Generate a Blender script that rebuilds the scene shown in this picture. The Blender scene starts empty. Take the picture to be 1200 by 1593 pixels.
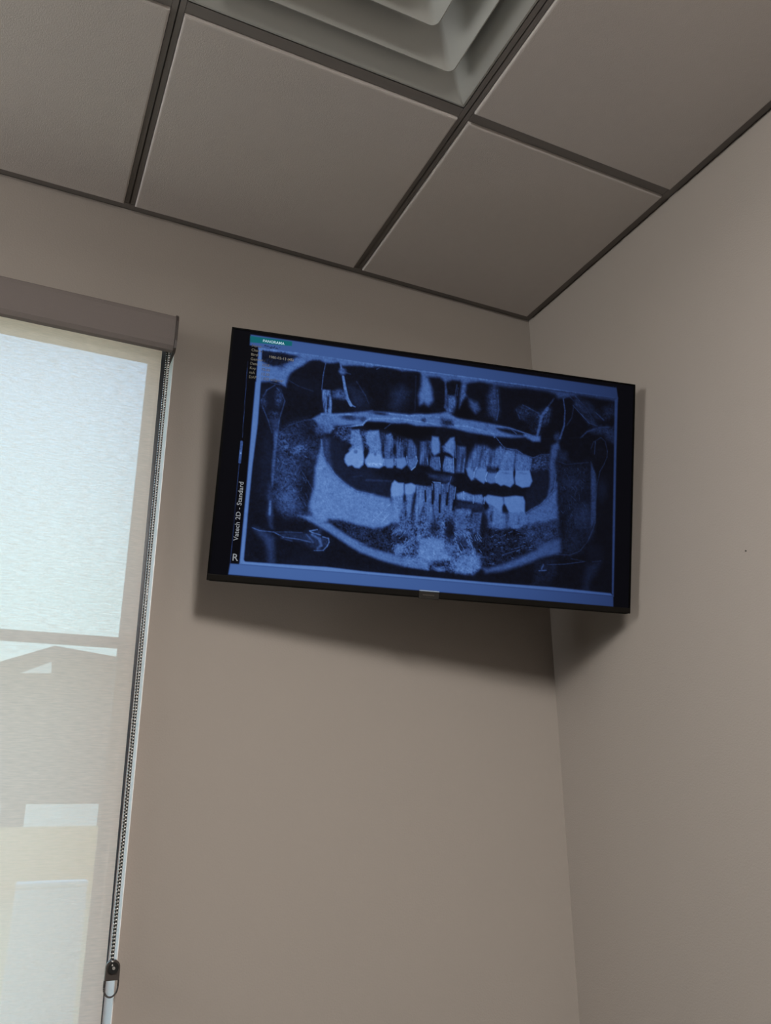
# Corner of a clinic room: wall television showing a dental panorama, roller shade, grid ceiling.
import bpy, bmesh, math, random
import numpy as np
from mathutils import Vector, Matrix

CEIL = 2.60                     # ceiling height; the picture's measurements below are relative to it
sc = bpy.context.scene
COL = sc.collection
random.seed(4)

# ------------------------------------------------------------------ helpers
def srgb(r, g, b):
    f = lambda c: (c/255)/12.92 if c/255 <= .04045 else ((c/255+.055)/1.055)**2.4
    return (f(r), f(g), f(b), 1)

def mat(name, color, rough=.6, spec=.3, metal=0.0, bump=0.0, bscale=200, mottled=0.0, mscale=3):
    m = bpy.data.materials.new(name); m.use_nodes = True
    nt = m.node_tree; b = nt.nodes['Principled BSDF']
    c = tuple(color[:3]) + (1,)
    b.inputs['Base Color'].default_value = c
    b.inputs['Roughness'].default_value = rough
    b.inputs['Specular IOR Level'].default_value = spec
    b.inputs['Metallic'].default_value = metal
    tc = nt.nodes.new('ShaderNodeTexCoord')
    if mottled:
        n = nt.nodes.new('ShaderNodeTexNoise'); n.inputs['Scale'].default_value = mscale; n.inputs['Detail'].default_value = 5
        nt.links.new(tc.outputs['Object'], n.inputs['Vector'])
        mx = nt.nodes.new('ShaderNodeMix'); mx.data_type = 'RGBA'
        mx.inputs[6].default_value = tuple(v*(1-mottled) for v in c[:3]) + (1,)
        mx.inputs[7].default_value = tuple(min(1, v*(1+mottled)) for v in c[:3]) + (1,)
        nt.links.new(n.outputs['Fac'], mx.inputs[0]); nt.links.new(mx.outputs[2], b.inputs['Base Color'])
    if bump:
        n = nt.nodes.new('ShaderNodeTexNoise'); n.inputs['Scale'].default_value = bscale; n.inputs['Detail'].default_value = 3
        nt.links.new(tc.outputs['Object'], n.inputs['Vector'])
        bp = nt.nodes.new('ShaderNodeBump'); bp.inputs['Strength'].default_value = bump; bp.inputs['Distance'].default_value = .002
        nt.links.new(n.outputs['Fac'], bp.inputs['Height']); nt.links.new(bp.outputs['Normal'], b.inputs['Normal'])
    return m

def link(name, me, m=None, parent=None, loc=None):
    o = bpy.data.objects.new(name, me); COL.objects.link(o)
    if m is not None: me.materials.append(m)
    if parent is not None: o.parent = parent
    if loc is not None: o.location = loc
    return o

def obj(name, bm, m, parent=None, smooth=False, loc=None):
    bmesh.ops.recalc_face_normals(bm, faces=bm.faces)
    me = bpy.data.meshes.new(name); bm.to_mesh(me); bm.free()
    if smooth:
        for p in me.polygons: p.use_smooth = True
    return link(name, me, m, parent, loc)

def box(bm, x0, x1, y0, y1, z0, z1, bev=0.0):
    vs = [bm.verts.new((x, y, z)) for x in (x0, x1) for y in (y0, y1) for z in (z0, z1)]
    fs = [bm.faces.new([vs[i] for i in q]) for q in ((0,1,3,2),(4,6,7,5),(0,4,5,1),(2,3,7,6),(0,2,6,4),(1,5,7,3))]
    if bev:
        es = list({e for f in fs for e in f.edges})
        bmesh.ops.bevel(bm, geom=es, offset=bev, segments=2, affect='EDGES', profile=.6)

def boxobj(name, x0, x1, y0, y1, z0, z1, m, parent=None, bev=0.0):
    bm = bmesh.new(); box(bm, x0, x1, y0, y1, z0, z1, bev); return obj(name, bm, m, parent)

def prism(bm, poly, axis, a0, a1):
    """poly: 2-D points; extruded along axis 'x' (poly = y,z) or 'y' (poly = x,z)."""
    def P(u, v, a): return (a, u, v) if axis == 'x' else (u, a, v)
    A = [bm.verts.new(P(u, v, a0)) for u, v in poly]; B = [bm.verts.new(P(u, v, a1)) for u, v in poly]
    n = len(poly)
    bm.faces.new(A); bm.faces.new(B[::-1])
    for i in range(n): bm.faces.new([A[i], A[(i+1) % n], B[(i+1) % n], B[i]])

def tube(bm, p0, p1, r, seg=16):
    p0, p1 = Vector(p0), Vector(p1); d = (p1-p0).normalized()
    u = d.orthogonal().normalized(); w = d.cross(u)
    rings = [[bm.verts.new(p + r*(math.cos(2*math.pi*k/seg)*u + math.sin(2*math.pi*k/seg)*w)) for k in range(seg)] for p in (p0, p1)]
    for k in range(seg): bm.faces.new([rings[0][k], rings[0][(k+1) % seg], rings[1][(k+1) % seg], rings[1][k]])
    bm.faces.new(rings[0][::-1]); bm.faces.new(rings[1])

def empty(name, loc, label, cat):
    o = bpy.data.objects.new(name, None); COL.objects.link(o); o.location = loc; o.empty_display_size = .1
    o['label'] = label; o['category'] = cat
    return o

def struct(o): o['kind'] = 'structure'; return o

# ------------------------------------------------------------------ materials
M_wall  = mat('beige wall paint', (.35, .312, .277), .75, .25, bump=.25, bscale=260)
M_tile  = mat('mineral ceiling tile', (.56, .52, .487), .9, .1, bump=.35, bscale=420, mottled=.03, mscale=40)
M_grid  = mat('taupe grid steel', (.19, .173, .16), .55, .3)
M_floor = mat('vinyl floor', (.06, .055, .05), .5, .4, mottled=.08)
M_vent  = mat('grey-green diffuser enamel', (.43, .435, .405), .5, .3)
M_dark  = mat('dark duct', (.03, .03, .03), .8, .1)
M_black = mat('dark slate window frame', (.03, .036, .045), .35, .4)
M_far   = mat('darkened beige paint', (.12, .11, .10), .8, .2)  # unseen walls coloured darker than the wall paint to cut bounced light
M_jamb  = mat('white gloss jamb paint', (.9, .91, .91), .3, .5)
M_fasc  = mat('taupe fascia cloth', (.205, .178, .166), .85, .15, bump=.5, bscale=900)
M_brkt  = mat('dark bracket steel', (.06, .047, .042), .45, .4)
M_chain = mat('black bead chain', (.03, .03, .032), .22, .6)
M_bead  = mat('steel beads', (.62, .60, .57), .25, .6, metal=.6)
M_tens  = mat('brown-black tensioner plastic', (.055, .045, .04), .35, .5)
M_pull  = mat('polished black pulley', (.02, .02, .02), .12, .6)
M_white = mat('white trim', (.8, .8, .78), .5, .3)
M_tv    = mat('black television plastic', (.002, .002, .002), .45, .03)
M_chin  = mat('satin black lower strip', (.007, .006, .005), .5, .06)
M_logo  = mat('smoked logo plate', (.018, .016, .014), .4, .2)
M_stone = mat('tan pavement', (.82, .57, .31), .9, .1, mottled=.06, mscale=.6)
M_tan   = mat('tan masonry', (.78, .54, .30), .9, .1, mottled=.05, mscale=2)
M_bgrey = mat('dark grey siding', (.08, .075, .075), .8, .2)
M_bwhite= mat('white outdoor paint', (.88, .88, .86), .6, .2)

def cloth_material():
    m = bpy.data.materials.new('ecru screen cloth'); m.use_nodes = True
    nt = m.node_tree; N = nt.nodes; L = nt.links
    for n in list(N): N.remove(n)
    out = N.new('ShaderNodeOutputMaterial')
    tc = N.new('ShaderNodeTexCoord')
    mp = N.new('ShaderNodeMapping'); mp.inputs['Scale'].default_value = (42, 1, 380)
    L.new(tc.outputs['Object'], mp.inputs['Vector'])
    sl = N.new('ShaderNodeTexNoise'); sl.inputs['Scale'].default_value = 1; sl.inputs['Detail'].default_value = 4
    L.new(mp.outputs['Vector'], sl.inputs['Vector'])
    mr = N.new('ShaderNodeMapRange'); mr.inputs['From Min'].default_value = .3; mr.inputs['From Max'].default_value = .7
    mr.inputs['To Min'].default_value = .10; mr.inputs['To Max'].default_value = .225
    L.new(sl.outputs['Fac'], mr.inputs['Value'])
    dif = N.new('ShaderNodeBsdfDiffuse'); dif.inputs['Color'].default_value = (.68, .58, .49, 1)
    trl = N.new('ShaderNodeBsdfTranslucent'); trl.inputs['Color'].default_value = (.955, .675, .562, 1)
    trn = N.new('ShaderNodeBsdfTransparent'); trn.inputs['Color'].default_value = (1, 1, 1, 1)
    m1 = N.new('ShaderNodeMixShader'); m1.inputs[0].default_value = .83
    L.new(dif.outputs[0], m1.inputs[1]); L.new(trl.outputs[0], m1.inputs[2])
    m2 = N.new('ShaderNodeMixShader'); L.new(mr.outputs[0], m2.inputs[0])
    L.new(m1.outputs[0], m2.inputs[1]); L.new(trn.outputs[0], m2.inputs[2])
    L.new(m2.outputs[0], out.inputs[0])
    return m
M_cloth = cloth_material()

def glass_material():
    m = bpy.data.materials.new('window glass'); m.use_nodes = True
    nt = m.node_tree; N = nt.nodes; L = nt.links
    for n in list(N): N.remove(n)
    out = N.new('ShaderNodeOutputMaterial')
    t = N.new('ShaderNodeBsdfTransparent'); t.inputs['Color'].default_value = (.94, .97, .96, 1)
    g = N.new('ShaderNodeBsdfGlossy'); g.inputs['Roughness'].default_value = .02
    f = N.new('ShaderNodeFresnel'); f.inputs['IOR'].default_value = 1.45
    mx = N.new('ShaderNodeMixShader'); sc_ = N.new('ShaderNodeMath'); sc_.operation = 'MULTIPLY'; sc_.inputs[1].default_value = .12; L.new(f.outputs[0], sc_.inputs[0]); L.new(sc_.outputs[0], mx.inputs[0]); L.new(t.outputs[0], mx.inputs[1]); L.new(g.outputs[0], mx.inputs[2])
    L.new(mx.outputs[0], out.inputs[0])
    return m
M_glass = glass_material()

def strip_material():
    m = bpy.data.materials.new('pale translucent strip'); m.use_nodes = True
    nt = m.node_tree; N = nt.nodes; L = nt.links
    for n in list(N): N.remove(n)
    out = N.new('ShaderNodeOutputMaterial')
    a = N.new('ShaderNodeBsdfTranslucent'); a.inputs['Color'].default_value = (.9, .9, .88, 1)
    b = N.new('ShaderNodeBsdfDiffuse'); b.inputs['Color'].default_value = (.85, .85, .82, 1)
    mx = N.new('ShaderNodeMixShader'); mx.inputs[0].default_value = .7
    L.new(b.outputs[0], mx.inputs[1]); L.new(a.outputs[0], mx.inputs[2]); L.new(mx.outputs[0], out.inputs[0])
    return m
M_strip = strip_material()

def emit(name, color, strength):
    m = bpy.data.materials.new(name); m.use_nodes = True
    b = m.node_tree.nodes['Principled BSDF']
    b.inputs['Base Color'].default_value = (.005, .005, .005, 1); b.inputs['Roughness'].default_value = .3
    b.inputs['Specular IOR Level'].default_value = .2
    b.inputs['Emission Color'].default_value = tuple(color[:3]) + (1,); b.inputs['Emission Strength'].default_value = strength
    return m

# ------------------------------------------------------------------ room shell (corner of the two seen walls at x = 0, y = 0)
RX, RY = -3.4, -4.4
WX0, WX1, WZ0, WZ1 = -2.35, -1.0465, CEIL-1.97, CEIL-.290     # window opening
bm = bmesh.new()
box(bm, WX1, .15, 0, .16, -.24, CEIL+.35)
box(bm, RX-.15, WX0, 0, .16, -.24, CEIL+.35)
box(bm, WX0, WX1, 0, .16, WZ1, CEIL+.35)
box(bm, WX0, WX1, 0, .16, -.24, WZ0)
wall_back = struct(obj('wall_back', bm, M_wall))
wall_right = struct(boxobj('wall_right', 0, .15, RY-.15, 0, -.24, CEIL+.35, M_wall))
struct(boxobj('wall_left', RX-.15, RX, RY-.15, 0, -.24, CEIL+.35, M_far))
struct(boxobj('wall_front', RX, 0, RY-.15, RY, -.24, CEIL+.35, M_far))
struct(boxobj('floor', RX, 0, RY, 0, -.2, 0, M_floor))
bm = bmesh.new(); tube(bm, (.0005, -.657, CEIL-.9147), (-.0012, -.657, CEIL-.9147), .0018, 8)
sp = obj('nail_head', bm, M_brkt, wall_right); sp['label'] = 'tiny dark nail head'
struct(boxobj('baseboard_right', -.012, 0, RY, -.0, 0, .10, M_white))
struct(boxobj('baseboard_back', RX, -.012, -.012, 0, 0, .10, M_white))

# ------------------------------------------------------------------ suspended ceiling
ceiling = struct(boxobj('ceiling', RX, 0, RY, 0, CEIL+.25, CEIL+.35, M_dark))
T = .6096; HW = .012
GX = [-.5806 - T*k for k in range(5)]; GY = [-.6085 - T*k for k in range(7)]
GX = [x for x in GX if x > RX+.05]; GY = [y for y in GY if y > RY+.05]
ANG = .022
bm = bmesh.new(); box(bm, -ANG, 0, RY, 0, CEIL, CEIL+.002); box(bm, -.002, 0, RY, 0, CEIL, CEIL+.02)
obj('wall_angle', bm, M_grid, ceiling)
bm = bmesh.new(); box(bm, RX, -ANG-.0002, -ANG, 0, CEIL, CEIL+.002); box(bm, RX, -ANG-.0002, -.002, 0, CEIL, CEIL+.02)
obj('wall_angle', bm, M_grid, ceiling)
for x in GX:
    bm = bmesh.new(); box(bm, x-HW, x+HW, RY, -ANG-.0012, CEIL, CEIL+.0015); box(bm, x-.001, x+.001, RY, -ANG, CEIL, CEIL+.035)
    obj('main_tee', bm, M_grid, ceiling)
xs = [0] + GX + [RX]; ys = [0] + GY + [RY]
for i in range(len(xs)-1):
    xa, xb = xs[i+1], xs[i]                         # xa < xb
    x0 = xa + (HW if i < len(xs)-2 else 0); x1 = xb - (HW if i else ANG)
    for j, y in enumerate(GY):
        bm = bmesh.new(); box(bm, x0+.0008, x1-.0008, y-HW, y+HW, CEIL+.0003, CEIL+.0018); box(bm, x0, x1, y-.001, y+.001, CEIL+.001, CEIL+.03)
        obj('cross_tee', bm, M_grid, ceiling)
tile_cache = {}
def tile(x0, x1, y0, y1):
    g = .0012; key = (round(x1-x0, 4), round(y1-y0, 4))
    if key not in tile_cache:
        w, d = (x1-x0)/2-g, (y1-y0)/2-g
        bm = bmesh.new()
        rings = []
        for ww, dd, z in ((w, d, .012), (w, d, -.0045), (w-.0012, d-.0012, -.006), (w-.004, d-.004, -.0068)):
            rings.append([bm.verts.new(v) for v in ((-ww,-dd,z), (ww,-dd,z), (ww,dd,z), (-ww,dd,z))])
        for a, b in zip(rings, rings[1:]):
            for k in range(4): bm.faces.new([a[k], a[(k+1) % 4], b[(k+1) % 4], b[k]])
        bm.faces.new(rings[0][::-1]); bm.faces.new(rings[-1])
        bmesh.ops.recalc_face_normals(bm, faces=bm.faces)
        me = bpy.data.meshes.new('ceiling_tile'); bm.to_mesh(me); bm.free(); me.materials.append(M_tile); tile_cache[key] = me
    link('ceiling_tile', tile_cache[key], None, ceiling, ((x0+x1)/2, (y0+y1)/2, CEIL))
for i in range(len(xs)-1):
    xa, xb = xs[i+1], xs[i]
    x0 = xa + (HW if i < len(xs)-2 else .002); x1 = xb - (HW if i else ANG)
    for j in range(len(ys)-1):
        ya, yb = ys[j+1], ys[j]
        y0 = ya + (HW if j < len(ys)-2 else .002); y1 = yb - (HW if j else ANG)
        if i == 1 and j == 1: continue              # air diffuser
        tile(x0, x1, y0, y1)
# suspended lamp behind the camera: bright lens below, paler sides
def pendant(loc, label, LL, k, ks, zlow):
    lamp = empty('pendant_light', loc, label, 'pendant light')
    LW, ZB, ZT = .125, zlow, zlow+.11
    bm = bmesh.new(); box(bm, -LW-.004, LW+.004, -LL-.004, LL+.004, ZT, ZT+.03, .004); obj('housing', bm, M_white, lamp)
    bm = bmesh.new()
    for y0, y1, x0, x1 in ((-LL, LL, -LW, -LW), (-LL, LL, LW, LW), (-LL, -LL, -LW, LW), (LL, LL, -LW, LW)):
        bm.faces.new([bm.verts.new(v) for v in ((x0, y0, ZB), (x1, y1, ZB), (x1, y1, ZT), (x0, y0, ZT))])
    obj('side_lens', bm, emit('lit side lens', [1, 0.965, 0.925], 44*ks), lamp)
    bm = bmesh.new(); bm.faces.new([bm.verts.new(v) for v in ((-LW, -LL, ZB), (LW, -LL, ZB), (LW, LL, ZB), (-LW, LL, ZB))])
    obj('lower_lens', bm, emit('lit lower lens', [1, 0.965, 0.925], 99*k), lamp)
    for y in (-LL*.66, LL*.66):
        bm = bmesh.new(); tube(bm, (0, y, ZT+.02), (0, y, 0), .006, 10); tube(bm, (0, y, -.012), (0, y, .003), .04, 20); obj('rod', bm, M_white, lamp)
pendant([-1.05, -2.45, 2.6], 'long white pendant lamp hung on two rods right behind the viewer', 0.5, 1, 1, -0.13)
lb = empty('fill_panel', (RX+.06, -0.62, 0), 'added white glowing fill panel on a post by the left side wall', 'fill panel')  # unseen glowing panel added to brighten the right wall
bzc = CEIL+-0.42
boxobj('case', -.05, -.002, -1.0/2-.02, 1.0/2+.02, bzc-0.6/2-.02, bzc+0.6/2+.02, M_white, lb, .004)
boxobj('post', -.045, -.010, -.03, .03, .012, bzc-0.6/2-.02, M_white, lb)
boxobj('foot', -.055, .14, -.16, .16, 0, .012, M_white, lb)
boxobj('lit_panel', -.0015, .002, -1.0/2, 1.0/2, bzc-0.6/2, bzc+0.6/2, emit('lit fill panel', [1, 0.99, 0.98], 13.3), lb)

# ------------------------------------------------------------------ air diffuser
vx, vy = (xs[1]+xs[2])/2, (GY[0]+GY[1])/2
vent = empty('air_diffuser', (vx, vy, CEIL), 'grey square step-louvered air diffuser set in the ceiling grid', 'air vent')
def rsq(h, r, n=5):
    out = []
    for cx, cy, a0 in ((h-r, h-r, 0), (-h+r, h-r, 90), (-h+r, -h+r, 180), (h-r, -h+r, 270)):
        for k in range(n+1):
            a = math.radians(a0+90*k/n); out.append((cx+r*math.cos(a), cy+r*math.sin(a)))
    return out
def ring_sweep(name, prof, close=False, top=False):
    bm = bmesh.new(); rings = []
    for h, z, r in prof: rings.append([bm.verts.new((x, y, z)) for x, y in rsq(h, max(r, .0005))])
    n = len(rings[0])
    m_ = list(zip(rings, rings[1:])) + ([(rings[-1], rings[0])] if close else [])
    for a, b in m_:
        for k in range(n): bm.faces.new([a[k], a[(k+1) % n], b[(k+1) % n], b[k]])
    if top: bm.faces.new(rings[-1])
    o = obj(name, bm, M_vent, vent)
    for p in o.data.polygons: p.use_smooth = True
    es = o.modifiers.new('edges', 'EDGE_SPLIT'); es.split_angle = math.radians(40)
    return o
h0 = T/2-HW-.001
ring_sweep('frame', [(h0, .002, .001), (h0-.006, -.001, .002), (h0-.03, .008, .006), (h0-.062, .045, .012), (h0-.066, .09, .012), (h0-.064, .09, .012), (h0-.060, .047, .012), (h0-.028, .011, .006), (h0-.006, .003, .002)], True)
def louver(h):
    return [(h-.058, .055, .008), (h-.030, .020, .010), (h-.008, .0005, .013), (h-.003, -.0035, .015), (h, -.001, .016), (h-.0005, .003, .016), (h-.006, .005, .014), (h-.028, .024, .010), (h-.056, .058, .008)]
ring_sweep('louver', louver(.226), True)
ring_sweep('louver', louver(.148), True)
ring_sweep('louver', louver(.074), True)
bm = bmesh.new(); box(bm, -h0+.05, h0-.05, -h0+.05, h0-.05, .093, .10); obj('neck', bm, M_dark, vent)

# ------------------------------------------------------------------ window
FY0, FY1 = .108, .138
window = boxobj('window_1', WX1-.021, WX1, FY0, FY1, WZ0, WZ1, M_black); struct(window)
bm = bmesh.new()
box(bm, WX0, WX0+.021, FY0, FY1, WZ0, WZ1); box(bm, WX0+.021, WX1-.021, FY0, FY1, WZ1-.048, WZ1); box(bm, WX0+.021, WX1-.021, FY0, FY1, WZ0, WZ0+.05)
obj('window_frame', bm, M_black, window)
IX0, IX1, IZ0, IZ1 = WX0+.023, WX1-.024, WZ0+.05, WZ1-.048
bm = bmesh.new()
box(bm, IX1-.021, IX1, FY0, FY0+.014, IZ0, IZ1); box(bm, IX0, IX0+.024, FY0, FY0+.014, IZ0, IZ1)
MZ = CEIL-1.0515
box(bm, IX0+.024, IX1-.021, FY0, FY0+.018, MZ-.011, MZ+.011)
obj('sash', bm, M_black, window)
boxobj('seam_strip', IX1, IX1+.003, FY0-.001, FY0+.006, IZ0, IZ1, M_strip, window)['label'] = 'pale strip between frame and sash'  # translucent strip added to show a thin line of daylight by the sash
boxobj('pane', IX0, IX1+.001, FY0+.020, FY0+.026, IZ0, IZ1, M_glass, window)
# painted return and inner sill
bm = bmesh.new(); box(bm, WX1-.0015, WX1, .0, FY0, WZ0, WZ1); struct(obj('trim_1', bm, M_jamb))
struct(boxobj('trim_2', WX0, WX1-.002, -.02, FY0, WZ0-.02, WZ0+.004, M_white))

# ------------------------------------------------------------------ roller shade
shade = empty('roller_shade', (-1.7, -.03, CEIL-.40), 'ecru see-through roller shade hanging over the bright window', 'window shade')
def sh(name, bm, m, smooth=False, parent=None):
    bmesh.ops.translate(bm, verts=bm.verts, vec=(1.7, .03, -CEIL+.40)); return obj(name, bm, m, parent or shade, smooth)
C_ = CEIL
outer = [(-.0006, C_-.3105), (-.058, C_-.3105), (-.068, C_-.3125), (-.0755, C_-.319), (-.079, C_-.329), (-.0795, C_-.345), (-.079, C_-.380), (-.076, C_-.395), (-.069, C_-.4035), (-.060, C_-.406)]
inner = [(-.060, C_-.403), (-.068, C_-.4005), (-.0735, C_-.393), (-.076, C_-.380), (-.0765, C_-.345), (-.076, C_-.330), (-.073, C_-.3215), (-.067, C_-.3155), (-.058, C_-.3135), (-.0006, C_-.3135)]
bm = bmesh.new(); prism(bm, outer+inner, 'x', -2.33, -1.0615)
sh('fascia', bm, M_fasc)
bp = [(-.001, C_-.3095), (-.060, C_-.3095), (-.072, C_-.312), (-.080, C_-.320), (-.0835, C_-.332), (-.0835, C_-.385), (-.079, C_-.402), (-.070, C_-.408), (-.001, C_-.408)]
bm = bmesh.new(); prism(bm, bp, 'x', -1.061, -1.0555); sh('end_bracket', bm, M_brkt)['label'] = 'dark end bracket of the shade housing'
bm = bmesh.new(); tube(bm, (-2.33, -.052, C_-.358), (-1.078, -.052, C_-.358), .022, 24); sh('roller_tube', bm, M_white, True)
bm = bmesh.new(); tube(bm, (-1.071, -.034, C_-.358), (-1.0612, -.034, C_-.358), .020, 20); sh('chain_sprocket', bm, M_chain)
# hanging cloth, its free edge a touch out of plumb as in the photo
nz = 40; zt, zb = C_-.358, C_-1.90
bm = bmesh.new(); rows = []
for k in range(nz+1):
    f = k/nz; z = zt+(zb-zt)*f; xe = -1.0795 + .0105*f
    rows.append([bm.verts.new((-2.325+(xe+2.325)*t/6, -.030, z)) for t in range(7)])
for a, b in zip(rows, rows[1:]):
    for k in range(6): bm.faces.new([a[k], a[k+1], b[k+1], b[k]])
cloth = sh('shade_cloth', bm, M_cloth)
bm = bmesh.new(); box(bm, -2.325, -1.07, -.036, -.024, C_-1.925, C_-1.90, .003); sh('hem_bar', bm, M_white)
# bead chain: two strands from the sprocket to the tensioner
XCH = -1.0655; Z0, Z1 = C_-.38, C_-1.665
bm = bmesh.new(); bmc = bmesh.new()
def bead(bm, c, r):
    vs = [bm.verts.new((c[0], c[1], c[2]+r))]
    rings = []
    for a in (50, 90, 130):
        rings.append([bm.verts.new((c[0]+r*math.sin(math.radians(a))*math.cos(2*math.pi*k/6), c[1]+r*math.sin(math.radians(a))*math.sin(2*math.pi*k/6), c[2]+r*math.cos(math.radians(a)))) for k in range(6)])
    b = bm.verts.new((c[0], c[1], c[2]-r))
    for k in range(6):
        bm.faces.new([vs[0], rings[0][k], rings[0][(k+1) % 6]]); bm.faces.new([b, rings[2][(k+1) % 6], rings[2][k]])
        for q in (0, 1): bm.faces.new([rings[q][k], rings[q+1][k], rings[q+1][(k+1) % 6], rings[q][(k+1) % 6]])
for yc, ph in ((-.055, 0), (-.013, .0032)):
    z = Z0 - ph
    while z > Z1:
        t = (Z0-z)/(Z0-Z1); x = XCH + .004*t
        yy = yc + (-.034-yc)*.55*t
        bead(bm, (x, yy, z), .0024); z -= .0062
    tube(bmc, (XCH, yc, Z0+.01), (XCH+.004, yc+(-.034-yc)*.55, Z1), .0017, 8)
chain = sh('bead_chain', bmc, M_chain, True)
sh('bead', bm, M_bead, True, None)['label'] = 'small bright beads of the pull chain'
# tensioner at the foot of the chain
tz = C_-1.668; tx = -1.0590; ty = -.034
def disc(bm, c, r, h, seg=28):
    tube(bm, (c[0], c[1]+h/2, c[2]), (c[0], c[1]-h/2, c[2]), r, seg)
hold = bmesh.new()
poly = []
for k in range(13):
    a = math.pi*k/12; poly.append((tx+.0125*math.cos(a), tz+.0125*math.sin(a)))
poly += [(tx-.0125, tz-.021), (tx+.0125, tz-.021)]
prism(hold, poly, 'y', ty-.006, ty+.006)
tens = sh('chain_tensioner', hold, M_tens); tens['label'] = 'dark tensioner at the foot of the chain'
bm = bmesh.new(); disc(bm, (tx, ty-.008, tz), .0092, .006); q = sh('pulley', bm, M_pull, True, tens)
q.data.polygons.foreach_set('use_smooth', [False]*len(q.data.polygons))
bm = bmesh.new(); disc(bm, (tx, ty-.0122, tz), .0026, .003, 16); sh('pulley_pin', bm, M_bead, False, tens)
bm = bmesh.new(); N_ = 16
loop = [(tx-.0122, tz-.021)] + [(tx-.0122*math.cos(math.pi*k/N_), tz-.032-.0165*math.sin(math.pi*k/N_)) for k in range(N_+1)] + [(tx+.0122, tz-.021)]
for a, b in zip(loop, loop[1:]): tube(bm, (a[0], ty, a[1]), (b[0], ty, b[1]), .0016, 8)
sh('loop', bm, M_tens, True, tens)
bm = bmesh.new(); box(bm, tx+.0120, WX1-.0018, ty-.004, -.0006, tz-.02, tz+.004); sh('foot', bm, M_tens, False, tens)

# ------------------------------------------------------------------ television
TVC = Vector([-0.49699, -0.29054, -0.69879]); TVC.z += CEIL
TVR = [[0.973898, -0.208553, -0.028874], [-0.013438, -0.197464, 0.980073], [-0.210098, -0.954104, -0.196528]]                                        # rows: right, up, out of the screen
TW, TH = .957, 0.54716
CU = TW/640                                         # one picture unit in metres
tv = empty('television', TVC, 'wide black television on the wall corner showing a blue dental x-ray', 'television')
R_ = Matrix(((TVR[0][0], -TVR[2][0], TVR[1][0]), (TVR[0][1], -TVR[2][1], TVR[1][1]), (TVR[0][2], -TVR[2][2], TVR[1][2])))
tv.rotation_euler = R_.to_euler()
hw, hh = TW/2, TH/2
bz, chin = .0045, .0125
bm = bmesh.new()
box(bm, -hw, hw, 0, .018, hh-bz, hh, .0008); box(bm, -hw, -hw+bz, 0, .018, -hh+chin, hh-bz); box(bm, hw-bz, hw, 0, .018, -hh+chin, hh-bz)
obj('bezel', bm, M_tv, tv)
bm = bmesh.new(); box(bm, -hw, hw, -.0006, .018, -hh, -hh+chin, .0008); box(bm, -hw+.006, hw-.006, .001, .016, -hh-.0012, -hh)
obj('lower_strip', bm, M_chin, tv)
bm = bmesh.new()
a = [bm.verts.new(v) for v in ((-hw+.002, .018, -hh+.002), (hw-.002, .018, -hh+.002), (hw-.002, .018, hh-.002), (-hw+.002, .018, hh-.002))]
b = [bm.verts.new(v) for v in ((-hw+.01, .030, -hh+.008), (hw-.01, .030, -hh+.008), (hw-.01, .030, hh-.01), (-hw+.01, .030, hh-.01))]
c = [bm.verts.new(v) for v in ((-hw+.10, .060, -hh+.05), (hw-.10, .060, -hh+.05), (hw-.10, .060, hh-.12), (-hw+.10, .060, hh-.12))]
bm.faces.new(a); bm.faces.new(c[::-1])
for p_, q_ in ((a, b), (b, c)):
    for k in range(4): bm.faces.new([p_[k], p_[(k+1) % 4], q_[(k+1) % 4], q_[k]])
obj('back_cover', bm, M_tv, tv)
# maker's tab in the middle of the lower strip
lxm = (318-320)*CU
bm = bmesh.new(); box(bm, lxm-.0225, lxm+.0225, -.0022, .004, -hh-.0035, -hh+.0125, .0008)
tab = obj('logo_tab', bm, M_logo, tv)
boxobj('tab_edge', lxm-.0225, lxm+.0225, -.0028, -.0004, -hh+.0127, -hh+.0150, mat('clear tab edge', (.28, .36, .50), .2, .5), tab)
boxobj('emblem', lxm-.014, lxm+.012, -.0026, -.0021, -hh+.0035, -hh+.0062, mat('worn silver print', (.05, .042, .034), .4, .3), tab)
# wall mount behind it
mt = boxobj('mount_plate', -.11, .11, .060, .068, -.11, .11, M_brkt, tv)
inv = R_.transposed()
def loc(x, y, z): return inv @ (Vector((x, y, z)) - TVC)
bm = bmesh.new()
pA = Vector((0, .066, 0)); pW = loc(TVC.x+.10, -.035, TVC.z-.03)
elbow = loc(TVC.x+.28, -.13, TVC.z-.02)
tube(bm, pA, elbow, .014, 12); tube(bm, elbow, pW, .014, 12)
obj('mount_arm', bm, M_brkt, tv)
bm = bmesh.new()
for v in [(-.06, -.032, -.14), (.06, -.032, -.14), (.06, -.032, .14), (-.06, -.032, .14), (-.06, -.001, -.14), (.06, -.001, -.14), (.06, -.001, .14), (-.06, -.001, .14)]:
    bm.verts.new(loc(TVC.x+.10+v[0], v[1], TVC.z-.03+v[2]))
bm.verts.ensure_lookup_table()
for f in ((0,1,2,3), (4,7,6,5), (0,4,5,1), (1,5,6,2), (2,6,7,3), (3,7,4,0)): bm.faces.new([bm.verts[i] for i in f])
obj('wall_plate', bm, M_brkt, tv)

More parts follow.
